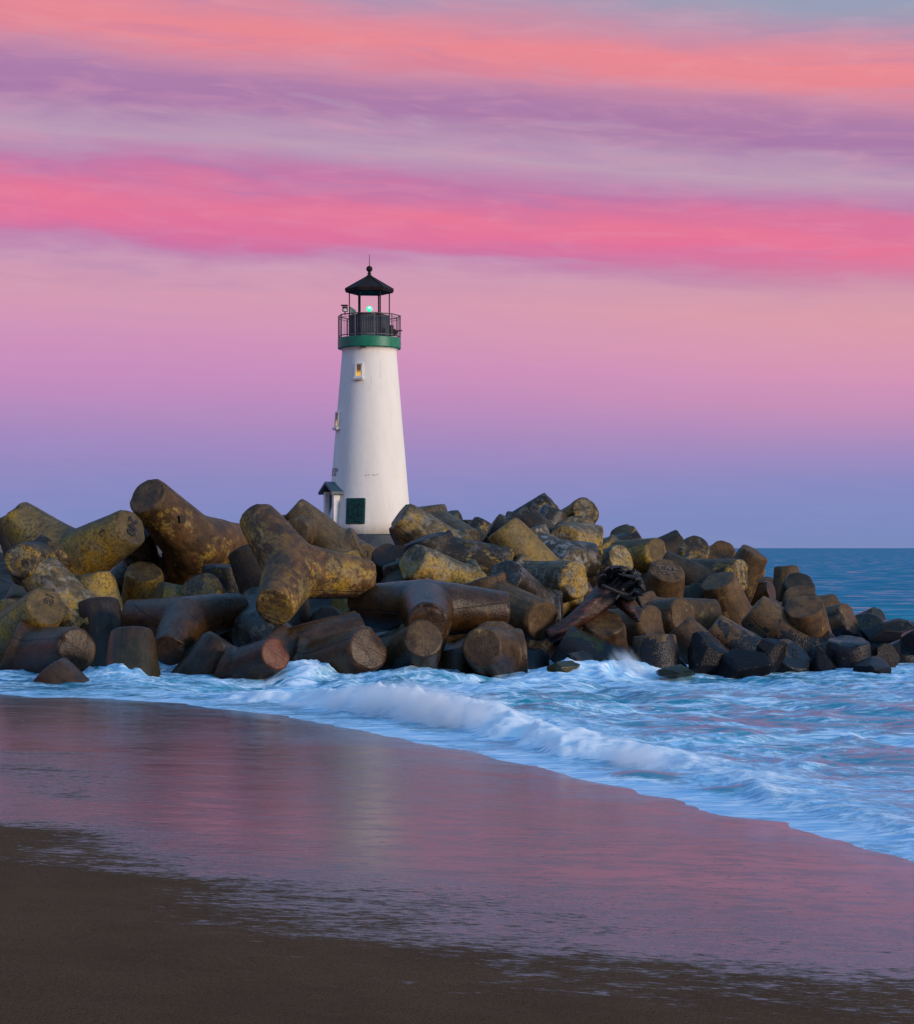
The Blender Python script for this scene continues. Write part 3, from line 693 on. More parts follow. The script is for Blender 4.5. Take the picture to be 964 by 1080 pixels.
def free_mesh(dirs, seed):
    """legs at measured angles: cones and a hub fused by a voxel remesh"""
    bm = bmesh.new()
    for A in dirs:
        q = A.to_track_quat('Z', 'Y').to_matrix().to_4x4()
        r_ = bmesh.ops.create_cone(bm, cap_ends=True, segments=72, radius1=RROOT, radius2=RTIP, depth=LEG, matrix=q @ Matrix.Translation((0, 0, LEG / 2)))
    bmesh.ops.create_uvsphere(bm, u_segments=48, v_segments=32, radius=RROOT * 0.99)
    me = D.meshes.new('tetrapod'); bm.to_mesh(me); bm.free()
    ob = D.objects.new('tmp', me); scene.collection.objects.link(ob)
    md = ob.modifiers.new('r', 'REMESH'); md.mode = 'VOXEL'; md.voxel_size = 0.042
    md = ob.modifiers.new('s', 'SMOOTH'); md.factor = 0.5; md.iterations = 3
    dg = bpy.context.evaluated_depsgraph_get(); m2 = D.meshes.new_from_object(ob.evaluated_get(dg))
    D.objects.remove(ob); D.meshes.remove(me); m2.name = 'tetrapod'
    bm = bmesh.new(); bm.from_mesh(m2); wear(bm, dirs, [1.0] * len(dirs), Vector((seed * 7.3, seed * 3.1, seed))); bm.to_mesh(m2); bm.free()
    m2.polygons.foreach_set('use_smooth', [True] * len(m2.polygons)); m2.materials.clear()
    return m2
TMESH = {}

def concrete(name, base, light, lichen=0.0, lcol=(0.42, 0.25, 0.024), lcol2=(0.31, 0.22, 0.075), wet=0.0, mussel=0.0, moss=0.0, pale=0.0, black=0.0, rust=0.0, spec=0.34, capclean=0.0, capred=0.0):
    warm = lambda q, s_=0.88: (q[0] * s_ * 1.05, q[1] * s_ * 0.90, q[2] * s_ * 0.58)
    base, light = warm(base, 0.70), warm(light, 1.0)
    m, t, p = new_mat(name)
    tcn = t.n.new('ShaderNodeTexCoord').outputs['Object']
    oi = t.n.new('ShaderNodeObjectInfo').outputs['Random']
    g_ = t.n.new('ShaderNodeNewGeometry'); wp = g_.outputs['Position']; nz = t.sep(g_.outputs['Normal'])[2]
    sh = t.math('MULTIPLY', oi, 60.0)
    co = t.n.new('ShaderNodeVectorMath'); co.operation = 'ADD'; t.l.new(tcn, co.inputs[0]); t.l.new(t.comb(sh, t.math('MULTIPLY', sh, 0.7), sh), co.inputs[1]); co = co.outputs[0]
    big = t.noise(co, 0.9, 6, 0.62, 0.3); mid = t.noise(co, 3.2, 7, 0.66, 0.3); fine = t.noise(co, 24, 5, 0.65)
    c = t.mix(t.step(mid, 0.3, 0.72), base + (1,), light + (1,))
    c = t.mix(t.step(big, 0.45, 0.62, 0, 0.45), c, tuple(v_ * 0.55 for v_ in base) + (1,))
    c = t.mix(t.step(fine, 0.50, 0.62, 0, 0.6), c, tuple(v_ * 0.30 for v_ in base) + (1,))
    agg = t.noise(co, 55, 3, 0.7)
    c = t.mix(t.step(agg, 0.60, 0.70, 0, 0.55), c, tuple(min(0.4, v_ * 2.1) for v_ in light) + (1,))
    stk = t.noise(t.mapping(co, (5.5, 5.5, 0.7)), 1.6, 6, 0.68, 0.6)
    c = t.mix(t.step(stk, 0.50, 0.62, 0, 0.55), c, tuple(v_ * 0.33 for v_ in base) + (1,))
    if rust:
        c = t.mix(t.math('MULTIPLY', t.step(t.noise(co, 1.3, 5, 0.6, 0.4), 0.46, 0.62), rust), c, (0.17, 0.078, 0.022, 1))
    if lichen > 0:
        e = 0.60 - 0.26 * lichen
        ln = t.math('ADD', t.math('MULTIPLY', big, 0.42), t.math('ADD', t.math('MULTIPLY', mid, 0.33), t.math('MULTIPLY', stk, 0.25)))
        l1 = t.step(ln, e, e + 0.05)
        spk = t.step(t.noise(co, 13, 8, 0.78), 0.44, 0.52)
        lm = t.math('MULTIPLY', l1, t.math('ADD', t.math('MULTIPLY', spk, 0.75), 0.25))
        if capclean: lm = t.math('MULTIPLY', lm, t.step(t.sep(tcn)[2], 2.05, 2.085, 1.0, 1 - capclean))
        lm = t.math('MULTIPLY', lm, t.step(nz, 0.25, 0.85, 1.0, 0.15))
        c = t.mix(lm, c, t.mix(t.step(t.noise(co, 2.0, 4), 0.4, 0.6), lcol + (1,), lcol2 + (1,)))
    if pale > 0:
        c = t.mix(t.math('MULTIPLY', t.step(t.noise(co, 4.5, 7, 0.7, 0.5), 0.50, 0.60), pale), c, (0.34, 0.33, 0.31, 1))
    if black > 0:
        bn = t.noise(t.mapping(co, (1, 1, 1), loc=(5, 3, 1)), 1.6, 7, 0.7, 0.5)
        c = t.mix(t.math('MULTIPLY', t.step(bn, 0.46, 0.56), black), c, (0.012, 0.011, 0.013, 1))
    # mould seam
    sy_ = t.math('ABSOLUTE', t.math('ADD', t.sep(tcn)[1], t.math('MULTIPLY', t.math('SUBTRACT', mid, 0.5), 0.03)))
    seam = t.math('MULTIPLY', t.step(t.sep(tcn)[2], 2.0, 2.06, 1, 0.25), t.step(sy_, 0.008, 0.022, 1, 0))
    if capred: c = t.mix(t.step(t.math('ADD', t.sep(tcn)[2], t.math('MULTIPLY', t.math('SUBTRACT', mid, 0.5), 0.2)), 1.98, 2.07, 0, capred), c, t.mix(t.step(fine, 0.35, 0.6), (0.34, 0.085, 0.022, 1), (0.16, 0.040, 0.014, 1)))
    c = t.mix(t.math('MULTIPLY', seam, 0.65), c, tuple(v_ * 0.3 for v_ in base) + (1,))
    # wetness reaches up the pile from the water
    wz = t.sep(wp)[2]
    wl = t.math('ADD', wz, t.math('MULTIPLY', t.math('SUBTRACT', big, 0.5), 1.6))
    wetf = t.step(wl, 0.2 + 1.4 * wet, 1.2 + 2.4 * wet, 1, 0) if wet < 1 else t.step(big, 0.0, 0.9, 1.0, 0.75)
    c = t.mix(t.math('MULTIPLY', wetf, 0.7), c, t.mix(1.0, c, (0.35, 0.33, 0.33, 1), 'MULTIPLY'))
    rough = t.math('ADD', t.math('MULTIPLY', wetf, -0.40), t.math('ADD', 0.64, t.math('MULTIPLY', t.math('SUBTRACT', mid, 0.5), 0.30)), clamp=True)
    if moss > 0:
        mn = t.math('ADD', t.noise(co, 3.5, 6, 0.7), t.step(wz, 0.3, 1.9, 0.16, -0.2))
        c = t.mix(t.math('MULTIPLY', t.step(mn, 0.50, 0.60), moss), c, (0.022, 0.030, 0.008, 1))
    h = t.math('SUBTRACT', t.math('ADD', t.math('MULTIPLY', mid, 0.4), t.math('MULTIPLY', fine, 0.5)), t.math('MULTIPLY', seam, 0.5))
    if mussel > 0:
        mu = t.math('ADD', t.noise(co, 3.4, 3, 0.55), t.step(wz, 0.1, 1.5, 0.22 + 0.10 * mussel, -0.12 + 0.05 * mussel))
        mm = t.step(mu, 0.60, 0.625)
        c = t.mix(mm, c, (0.009, 0.009, 0.011, 1))
        h = t.math('ADD', h, t.math('MULTIPLY', mm, t.math('ADD', 0.4, t.math('MULTIPLY', t.voro(co, 30), 0.35))))
    c = t.mix(t.step(oi, 0, 1, 0.0, 0.32), c, t.mix(1.0, c, (0.5, 0.5, 0.5, 1), 'MULTIPLY'))
    t.l.new(c, p.inputs['Base Color']); t.l.new(rough, p.inputs['Roughness'])
    p.inputs['Specular IOR Level'].default_value = spec
    t.l.new(t.bump(h, 0.8, 0.030), p.inputs['Normal'])
    return m
C = concrete
MATS = {
 'gold': C('lichened_concrete', (0.075, 0.058, 0.038), (0.16, 0.125, 0.075), lichen=0.80, black=0.25, capclean=0.85),
 'golden': C('golden_concrete', (0.17, 0.115, 0.040), (0.27, 0.19, 0.075), lichen=0.9, lcol=(0.36, 0.23, 0.05), lcol2=(0.27, 0.19, 0.08)),
 'rustgold': C('rusty_lichened_concrete', (0.095, 0.050, 0.024), (0.17, 0.095, 0.045), lichen=0.55, rust=0.8, black=0.55, capclean=0.8),
 'goldgrey': C('grey_lichened_concrete', (0.060, 0.050, 0.042), (0.145, 0.125, 0.100), lichen=0.55, pale=0.35),
 'blackgold': C('blackened_lichened_concrete', (0.040, 0.032, 0.028), (0.10, 0.08, 0.055), lichen=0.5, black=0.7, lcol2=(0.22, 0.19, 0.12)),
 'dry': C('dry_grey_concrete', (0.105, 0.083, 0.064), (0.150, 0.120, 0.092), lichen=0.10, lcol=(0.16, 0.12, 0.06)),
 'pale': C('salt_stained_concrete', (0.085, 0.078, 0.072), (0.18, 0.165, 0.15), pale=0.9, black=0.35, lichen=0.15),
 'brown': C('brown_concrete', (0.080, 0.050, 0.030), (0.160, 0.102, 0.058), lichen=0.15, lcol=(0.15, 0.085, 0.025)),
 'rust': C('rusty_concrete', (0.060, 0.038, 0.024), (0.115, 0.072, 0.042), rust=0.75, lichen=0.25, lcol=(0.17, 0.11, 0.02)),
 'rustbrown': C('rusty_brown_concrete', (0.090, 0.052, 0.028), (0.165, 0.105, 0.060), lichen=0.28, rust=0.45, black=0.3, capclean=0.8),
 'red': C('iron_stained_concrete', (0.060, 0.032, 0.020), (0.12, 0.070, 0.042), wet=0.6, capred=0.95),
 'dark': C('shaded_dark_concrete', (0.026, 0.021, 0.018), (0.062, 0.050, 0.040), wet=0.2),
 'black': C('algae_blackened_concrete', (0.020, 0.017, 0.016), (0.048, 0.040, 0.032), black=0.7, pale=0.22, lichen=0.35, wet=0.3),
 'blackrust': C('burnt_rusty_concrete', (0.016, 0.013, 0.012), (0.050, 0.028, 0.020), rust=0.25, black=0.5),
 'wet': C('wet_dark_concrete', (0.050, 0.030, 0.020), (0.105, 0.066, 0.042), wet=1.0, lichen=0.12, lcol=(0.14, 0.07, 0.02)),
 'wetblue': C('wet_grey_concrete', (0.050, 0.046, 0.046), (0.11, 0.10, 0.10), wet=1.0, pale=0.35),
 'wetgrey': C('damp_grey_concrete', (0.075, 0.072, 0.072), (0.13, 0.125, 0.12), wet=0.5),
 'wetbrown': C('wet_brown_concrete', (0.075, 0.042, 0.024), (0.145, 0.085, 0.048), wet=1.0, rust=0.25),
 'wetmoss': C('wet_mossy_concrete', (0.080, 0.052, 0.030), (0.150, 0.100, 0.058), wet=0.9, moss=0.35),
 'mossdark': C('mossy_black_concrete', (0.028, 0.024, 0.018), (0.062, 0.048, 0.034), moss=0.8, mussel=0.6, wet=0.4),
 'mussel': C('mussel_crusted_concrete', (0.110, 0.070, 0.040), (0.200, 0.130, 0.075), mussel=0.50, lichen=0.12, lcol=(0.15, 0.10, 0.03), wet=0.1),
 'teal': C('teal_patched_concrete', (0.020, 0.020, 0.020), (0.055, 0.055, 0.050), black=0.4, lichen=0.5, lcol=(0.02, 0.16, 0.12), lcol2=(0.03, 0.11, 0.09)),
}
m_ink = flat_mat('black_painted_mark', (0.012, 0.010, 0.010), 0.7)
m_chalk = flat_mat('white_scrawl', (0.13, 0.105, 0.085), 0.9)
TETRAPODS = [  # hub x, y, z, leg directions, leg lengths, size, surface, label
 ((-9.82,48.60,2.56),((0.775,-0.486,0.403),(-0.774,0.351,0.527),(-0.076,0.725,-0.684)),(),1.020,'gold','mustard lichened tetrapod at the far left marked with the number 240 on its end'),
 ((-7.06,50.60,3.03),((-0.416,-0.733,0.538),(0.444,0.896,0.002),(-0.249,0.714,-0.654)),(),1.080,'rustbrown','tallest left tetrapod, brown, leaning left against the sky with a small diamond patch'),
 ((-7.51,55.28,1.69),((0.243,0.342,0.908),(-0.992,-0.114,-0.059)),(1.0, 1.0, 1.0),1.000,'dry','plain dry grey tetrapod rounded behind the tallest left one'),
 ((-10.49,47.78,2.44),((-0.052,-0.995,0.091),(0.337,0.234,-0.912)),(1.0, 0.33, 0.33),0.850,'blackgold','yellow blotched round concrete end at the left edge under the lichened arms'),
 ((-8.89,46.21,0.84),((-0.663,0.139,0.736),(-0.455,-0.426,-0.782)),(1.0, 0.33, 1.0),1.000,'goldgrey','grey and yellow tetrapod arm slanting down right just above the number 69 end'),
 ((-10.85,46.06,0.61),((0.567,-0.695,0.443),(-0.965,-0.204,0.162)),(1.0, 1.0, 1.0),1.000,'gold','tetrapod with the number 69 on its smooth brown end at the left'),
 ((-8.66,46.85,0.20),((-0.173,0.070,0.982),(-0.871,-0.023,-0.491)),(1.0, 1.0, 1.0),1.000,'gold','yellow truncated cone of a tetrapod standing upright below the 240 end'),
 ((-8.44,51.11,0.53),((0.089,-0.530,0.843),(-0.967,0.177,-0.183)),(1.0, 1.0, 1.0),1.000,'gold','yellow tetrapod with flat brown top facing up, just left of the tallest left one'),
 ((-8.43,45.46,-0.40),((-0.134,0.259,0.957),(-0.765,-0.569,-0.302)),(1.0, 1.0, 1.0),1.000,'wet','dark purple brown domed tetrapod arm behind the big cone at the left waterline'),
 ((-9.92,44.61,0.32),((0.629,-0.766,0.134),(-0.866,-0.195,0.461)),(0.33, 1.0, 0.33),1.000,'wetbrown','tetrapod lying in dark shade at left with a round speckled end beside the big cone'),
 ((-7.03,41.21,-0.91),((-0.081,0.375,0.924),(-0.912,-0.125,-0.390)),(1.0, 1.0, 1.0),1.000,'wetmoss','big speckled brown cone rising from the foam at the left'),
 ((-7.31,40.01,-1.29),((-0.663,0.139,0.736),(-0.480,-0.046,-0.876)),(1.0, 1.0, 1.0),1.000,'wetbrown','small wedge of concrete almost under the foam, leftmost in the water'),
 ((-6.32,44.20,1.20),((-0.117,-0.917,-0.382),(0.705,0.689,0.167),(-0.899,0.436,0.052)),(),0.780,'wetbrown','wet brown tetrapod straddling with a long arm up to the right, behind the big cone'),
 ((-6.31,42.45,-0.96),((0.529,0.070,0.846),(-0.976,-0.023,0.218)),(1.0, 1.0, 1.0),1.000,'wet','dark wet tetrapod stump under the long wet arm with a reddish edge'),
 ((-4.80,41.69,0.15),((0.613,-0.719,0.326),(-0.897,-0.107,0.429)),(0.33, 1.0, 1.0),0.720,'red','tetrapod with a small orange red round end low in the foam'),
 ((-4.70,44.80,0.88),((-0.108,0.910,0.401),(0.658,-0.691,-0.298)),(),0.850,'wetblue','wet shiny tetrapod with a blue sheen and foam streaming down its lower arm'),
 ((-3.84,44.60,2.39),((-0.518,0.535,0.667),(0.918,0.373,-0.133),(-0.146,-0.889,-0.434)),(),0.920,'rustgold','largest mustard and black blotched three armed tetrapod in front and left of the lighthouse'),
 ((-3.55,58.22,2.66),((-0.727,-0.105,0.678),(-0.057,-0.742,-0.667)),(1.0, 0.33, 1.0),1.000,'dry','dry tan tetrapod arm leaning left against the sky beside the lighthouse porch'),
 ((-4.48,58.75,3.42),((-0.207,-0.978,-0.018),(0.518,0.246,-0.819)),(1.0, 0.33, 1.0),0.850,'dry','plain tan concrete end behind the largest mustard tetrapod'),
 ((-4.18,59.56,2.75),((0.663,-0.743,-0.093),(-0.477,-0.087,0.874)),(0.48, 1.0, 1.0),1.000,'dry','grey tetrapod with a brown end bearing a black squiggle below the lighthouse'),
 ((-2.61,52.78,0.73),((-0.307,0.105,0.946),(-0.768,-0.293,-0.570)),(1.0, 1.0, 1.0),1.000,'gold','small yellow and blue topped concrete stump between the largest tetrapod and the lighthouse'),
 ((-1.75,54.48,1.24),((-0.074,-0.707,0.703),(-0.324,-0.363,-0.874)),(1.0, 1.0, 1.0),1.000,'blackrust','black tetrapod with a dark rusty top standing right below the lighthouse'),
 ((-0.01,54.44,2.58),((-0.781,-0.208,0.589),(0.073,-0.695,-0.715)),(1.0, 0.33, 1.0),1.000,'goldgrey','thick brown and gold tetrapod arm overlapping the lower right of the lighthouse'),
 ((0.25,49.29,1.69),((-0.668,-0.616,0.418),(0.254,-0.347,-0.903)),(1.0, 0.33, 1.0),1.000,'goldgrey','tetrapod with a mossy yellow end leaning down right above the long horizontal one'),
 ((-1.11,52.72,1.87),((0.406,-0.819,0.406),(-0.990,-0.014,0.141)),(0.33, 1.0, 1.0),1.000,'wetbrown','reddish brown rounded tetrapod end right of the thick arm over the lighthouse'),
 ((0.65,70.31,2.90),((-0.776,-0.174,0.606),(0.041,-0.712,-0.701)),(1.0, 0.33, 1.0),0.850,'dry','small far brown arm just right of the thick arm over the lighthouse'),
 ((-0.64,81.15,2.86),((-0.067,-0.643,0.763),(-0.917,0.214,-0.337)),(1.0, 1.0, 1.0),0.850,'pale','pale grey round end on the skyline right of the lighthouse'),
 ((0.15,84.46,2.79),((-0.250,-0.259,0.933),(-0.827,0.086,-0.555)),(1.0, 1.0, 1.0),0.850,'teal','small dark concrete stump with a teal patch on the skyline'),
 ((1.02,83.12,3.67),((-0.565,-0.819,0.100),(0.644,-0.129,-0.754)),(1.0, 0.33, 1.0),0.650,'blackrust','tiny dark rusty round end on the skyline beside the teal patched stump'),
 ((0.09,73.67,2.32),((0.522,0.174,0.835),(-0.974,-0.058,0.221)),(1.0, 1.0, 1.0),0.900,'black','dark wedge tetrapod with yellow specks on the skyline right of the teal patched one'),
 ((-0.94,63.48,3.61),((0.656,-0.707,-0.265),(-0.147,-0.035,0.988)),(0.33, 0.58, 1.0),1.000,'wetgrey','smooth grey domed tetrapod behind the black horizontal arm'),
 ((-0.60,50.29,2.53),((0.989,-0.139,-0.052),(-0.299,-0.084,0.951)),(0.33, 0.33, 1.0),1.000,'black','black horizontal tetrapod arm with white streaks in the middle of the pile'),
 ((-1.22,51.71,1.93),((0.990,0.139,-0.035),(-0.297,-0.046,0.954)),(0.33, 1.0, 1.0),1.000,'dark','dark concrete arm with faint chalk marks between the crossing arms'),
 ((-0.75,44.40,1.50),((0.049,-0.989,-0.143),(-0.836,0.549,0.018),(0.982,0.180,-0.052)),(),0.930,'wetbrown','long horizontal wet tetrapod stretched across the centre above the foam'),
 ((-1.07,43.11,0.33),((0.187,-0.927,0.324),(-0.986,0.122,-0.110)),(1.0, 1.0, 1.0),0.880,'brown','round speckled tetrapod end directly below the long horizontal one'),
 ((-3.16,42.86,0.07),((0.591,-0.743,0.314),(-0.934,-0.158,0.322)),(0.33, 1.0, 1.0),1.000,'wetbrown','brown tetrapod with a scratched round end pointing right at the waterline'),
 ((-4.04,43.16,0.26),((0.907,0.208,0.366),(-0.655,-0.069,0.752)),(0.33, 0.33, 1.0),1.000,'wetbrown','rounded brown arm resting just behind the scratched end at the waterline'),
 ((-0.75,43.76,-0.99),((-0.413,0.208,0.887),(-0.717,-0.069,-0.694)),(1.0, 1.0, 1.0),1.000,'wet','dark bluish tetrapod stump in the gap under the long horizontal one'),
 ((0.92,43.83,0.40),((-0.198,-0.966,0.166),(-0.324,0.255,-0.911)),(1.0, 0.33, 0.33),0.900,'brown','brown round end at the waterline below the right arm of the long horizontal tetrapod'),
 ((0.08,45.86,-0.17),((0.513,-0.743,0.430),(-0.969,-0.087,0.230)),(1.0, 1.0, 1.0),1.000,'wetbrown','small dim brown end tucked behind the waterline end below the long horizontal one'),
 ((2.02,48.61,1.16),((-0.413,-0.766,0.492),(-0.333,0.009,-0.943)),(1.0, 0.33, 1.0),1.000,'wetblue','blue grey wet dome above the right end of the long horizontal tetrapod'),
 ((0.77,47.21,1.47),((0.624,-0.766,-0.156),(-0.285,0.009,0.959)),(0.33, 1.0, 1.0),1.000,'brown','tetrapod with a large speckled round end pointing right beside the driftwood foot'),
 ((1.74,50.21,1.82),((0.629,-0.766,0.134),(-0.676,0.009,0.737)),(0.33, 1.0, 1.0),1.000,'goldgrey','dark tetrapod with a grey yellow oval end just above the driftwood'),
 ((2.51,50.85,1.81),((-0.614,0.070,0.786),(-0.390,-0.628,-0.673)),(1.0, 0.33, 1.0),1.000,'golden','bright golden flat tetrapod arm with a long seam, leaning left in the middle'),
 ((3.32,56.56,2.18),((-0.629,0.208,0.749),(-0.220,-0.898,-0.380)),(1.0, 0.33, 1.0),1.000,'dark','dark brown arm tucked behind the bright golden one'),
 ((1.69,65.78,3.17),((0.784,0.105,0.612),(-0.842,-0.035,0.539)),(0.33, 1.0, 1.0),1.000,'black','black and white streaked arm forming the skyline peak left of the round end'),
 ((2.37,63.28,2.37),((0.441,0.342,0.830),(-0.376,-0.910,0.173)),(1.0, 1.0, 1.0),1.000,'wetblue','blue grey arched arm on the skyline between the black peak and the round end'),
 ((3.77,67.78,3.37),((0.341,-0.848,0.406),(-0.982,0.079,0.169)),(1.0, 1.0, 1.0),1.000,'blackgold','tetrapod with a mottled round end at the highest point of the right pile'),
 ((3.51,60.85,1.95),((-0.258,0.087,0.962),(0.160,-0.963,-0.216)),(1.0, 1.0, 1.0),0.800,'pale','small pale topped wedge just under the highest round end'),
 ((3.70,58.03,2.98),((-0.253,-0.966,0.054),(0.991,0.079,-0.110)),(0.33, 0.33, 1.0),1.000,'goldgrey','grey and yellow round end facing the beach right of the bright golden arm'),
 ((2.11,54.61,2.75),((0.621,-0.766,-0.166),(-0.268,0.009,0.963)),(0.33, 1.0, 1.0),1.000,'pale','white streaked rounded arm below the grey and yellow round end'),
 ((2.09,55.35,2.56),((0.951,0.309,0.000),(-0.317,-0.103,0.943)),(0.33, 1.0, 1.0),1.000,'wetblue','smooth blue black cylinder right of the grey and yellow round end'),
 ((4.37,75.00,2.26),((0.545,-0.530,0.650),(-0.904,0.177,0.389)),(1.0, 1.0, 1.0),0.900,'pale','pale rimmed end peeping out under the highest round end'),
 ((5.23,69.59,1.59),((-0.034,0.259,0.965),(-0.288,-0.952,-0.100)),(1.0, 1.0, 1.0),0.750,'dark','small dark dome in front of the pale rimmed end'),
 ((6.58,66.99,1.82),((-0.415,-0.469,0.780),(-0.605,-0.073,-0.793)),(1.0, 1.0, 1.0),1.000,'gold','yellow wedge shaped tetrapod alone against the sky right of the highest one'),
 ((4.46,65.82,2.31),((0.924,0.087,0.373),(-0.195,-0.963,-0.185)),(1.0, 1.0, 1.0),1.000,'wet','dark blue arm lying in front of the yellow skyline wedge'),
 ((3.94,61.06,1.88),((0.591,-0.743,0.314),(-0.853,-0.009,0.522)),(1.0, 1.0, 1.0),1.000,'goldgrey','speckled yellow grey end just above the driftwood roots'),
 ((5.06,61.61,2.40),((0.621,-0.766,0.166),(-0.714,0.009,0.700)),(0.33, 1.0, 1.0),1.000,'gold','brown arm with a yellow tip left of the two round ends on the skyline'),
 ((6.79,71.82,2.08),((0.845,0.087,0.528),(-0.503,-0.808,0.307)),(1.0, 1.0, 1.0),1.000,'dark','dark arm behind the left one of the two round ends on the skyline'),
 ((7.63,63.78,1.80),((0.074,-0.848,0.525),(-0.296,-0.209,-0.932)),(1.0, 1.0, 1.0),1.000,'blackgold','round yellow patched end on the skyline, left one of the two neighbours'),
 ((9.26,65.82,1.75),((-0.171,-0.866,0.470),(0.178,-0.176,-0.968)),(1.0, 0.7, 1.0),1.000,'rustgold','round brown end with a yellow rim on the skyline, right one of the two neighbours'),
 ((5.49,52.79,0.67),((0.110,-0.616,0.780),(-0.970,0.205,-0.129)),(1.0, 1.0, 1.0),1.000,'brown','brown tetrapod standing upright with white scrawls on its top, right of the driftwood'),
 ((7.63,57.35,1.66),((-0.863,0.087,0.498),(0.136,-0.954,-0.267)),(1.0, 0.58, 1.0),0.800,'dark','dark arm sloping down right behind the scrawl topped tetrapod'),
 ((7.01,58.41,1.83),((0.732,-0.669,0.129),(-0.573,0.030,0.819)),(0.33, 1.0, 1.0),1.000,'blackgold','long dark arm ending in a grey blotched oval, right of the scrawl topped tetrapod'),
 ((8.81,62.51,0.98),((0.456,-0.242,0.857),(-0.984,0.081,0.157)),(1.0, 1.0, 1.0),1.000,'brown','tilted tetrapod with a flat top leaning right against the open sea'),
 ((8.05,53.79,0.21),((-0.362,-0.375,0.853),(-0.747,0.125,-0.653)),(1.0, 1.0, 1.0),1.000,'brown','brown arm with a smooth oval top leaning left below the grey blotched oval'),
 ((12.38,70.66,0.29),((-0.034,0.174,0.984),(-0.931,-0.058,-0.361)),(1.0, 1.0, 1.0),0.920,'brown','upright brown stump standing farthest up against the open sea'),
 ((11.93,72.79,0.28),((-0.075,-0.500,0.863),(-0.914,0.167,-0.370)),(1.0, 1.0, 1.0),0.750,'brown','low brown dome beside the stump against the open sea'),
 ((9.71,66.76,1.01),((0.824,-0.500,0.268),(-0.566,0.167,0.807)),(1.0, 1.0, 1.0),0.720,'wet','small wet oval end with a blue sheen left of the dark dome'),
 ((10.88,61.48,0.31),((-0.025,-0.707,0.707),(-0.922,0.143,-0.361)),(1.0, 1.0, 1.0),1.000,'dark','dark dome with steep sides behind the tall rusty cone'),
 ((10.30,57.35,-0.10),((-0.067,-0.643,0.763),(-0.917,0.214,-0.337)),(1.0, 1.0, 1.0),1.000,'brown','rounded brown arm between the dark dome and the tall rusty cone'),
 ((9.21,49.11,-0.29),((-0.205,-0.530,0.823),(-0.778,-0.044,-0.627)),(1.0, 1.0, 1.0),1.000,'rust','tall rusty cone with a flat oval top at the right of the pile'),
 ((9.12,48.32,-0.02),((-0.763,0.087,0.640),(-0.068,-0.873,-0.483)),(1.0, 0.33, 1.0),1.000,'mussel','brown arm with black mussel specks leaning left, left of the tall rusty cone'),
 ((7.71,46.30,-0.21),((-0.794,0.105,0.599),(-0.308,-0.165,-0.937)),(1.0, 0.4, 1.0),0.900,'mussel','brown wedge of a tetrapod sloping right above the black rocks'),
 ((4.81,49.64,0.91),((0.982,0.174,0.069),(-0.151,-0.919,-0.365)),(1.0, 1.0, 0.33),1.000,'brown','low rounded brown arm behind the wedge above the black rocks'),
 ((4.42,49.98,0.65),((0.664,-0.707,0.242),(-0.771,-0.035,0.636)),(0.48, 1.0, 1.0),1.000,'brown','low brown tetrapod with two rounded arms under the scrawl topped one'),
 ((6.47,45.71,-0.24),((-0.659,0.174,0.732),(-0.263,-0.828,-0.496)),(1.0, 0.33, 1.0),0.800,'brown','small pointed brown wedge just right of the front cone'),
 ((4.65,43.78,-1.21),((-0.035,0.105,0.994),(-0.931,-0.035,-0.364)),(1.0, 1.0, 1.0),1.000,'mussel','flat topped brown cone with mussel specks standing in the foam at centre right'),
 ((3.59,46.70,-0.59),((-0.029,-0.574,0.819),(-0.933,0.191,-0.306)),(1.0, 1.0, 1.0),1.000,'brown','speckled brown dome under the driftwood'),
 ((4.23,44.51,-0.44),((-0.840,0.139,0.525),(-0.039,-0.886,-0.463)),(1.0, 0.58, 1.0),1.000,'mossdark','low dark green tetrapod arm sloping down to the foam below the driftwood'),
 ((7.06,45.59,-1.04),((0.370,-0.616,0.696),(-0.956,0.205,0.211)),(1.0, 1.0, 1.0),1.000,'mussel','tetrapod end with a small black scrawl and black mussels at the right waterline'),
 ((9.25,45.24,-1.33),((0.000,-0.208,0.978),(-0.943,0.069,-0.326)),(1.0, 1.0, 1.0),1.000,'mussel','squat stump crusted with black mussels at the right waterline'),
 ((9.45,54.20,0.16),((0.736,-0.574,0.359),(-0.874,-0.305,0.377)),(1.0, 1.0, 1.0),1.000,'mussel','brown arm pointing right above the mussel crusted stump'),
 ((9.65,57.78,0.47),((0.956,0.105,0.274),(-0.270,-0.958,0.093)),(1.0, 1.0, 0.33),1.000,'brown','low brown arm against the sea behind the tall rusty cone'),
 ((12.49,61.01,0.02),((0.569,-0.669,0.478),(-0.796,0.223,0.563)),(1.0, 1.0, 1.0),0.720,'mossdark','small green tinged end against the sea at the far right'),
 ((12.86,56.74,-0.46),((-0.492,0.174,0.853),(-0.652,-0.058,-0.756)),(1.0, 1.0, 1.0),0.700,'mossdark','small dark hump left of the green tinged end at the far right'),
 ((11.63,53.82,0.13),((0.992,0.087,0.087),(-0.325,-0.727,0.605)),(0.33, 1.0, 1.0),1.000,'mossdark','dark low arm reaching the right edge of the pile'),
 ((11.84,48.31,-1.15),((-0.373,0.105,0.922),(-0.750,-0.035,-0.661)),(1.0, 1.0, 1.0),0.850,'mussel','leaning stump with a bright right side at the far right'),
 ((-9.71,47.61,0.96),((-0.633,-0.766,0.112),(0.935,-0.347,-0.065)),(1.0, 1.0, 1.0),1.000,'goldgrey','concrete end cut off by the left edge beside the number 69 tetrapod'),
 ((-11.51,52.82,1.96),((-0.498,0.087,0.863),(-0.125,-0.922,-0.366)),(1.0, 1.0, 1.0),1.000,'dry','grey arm glimpsed behind the lichened arms at the left edge'),
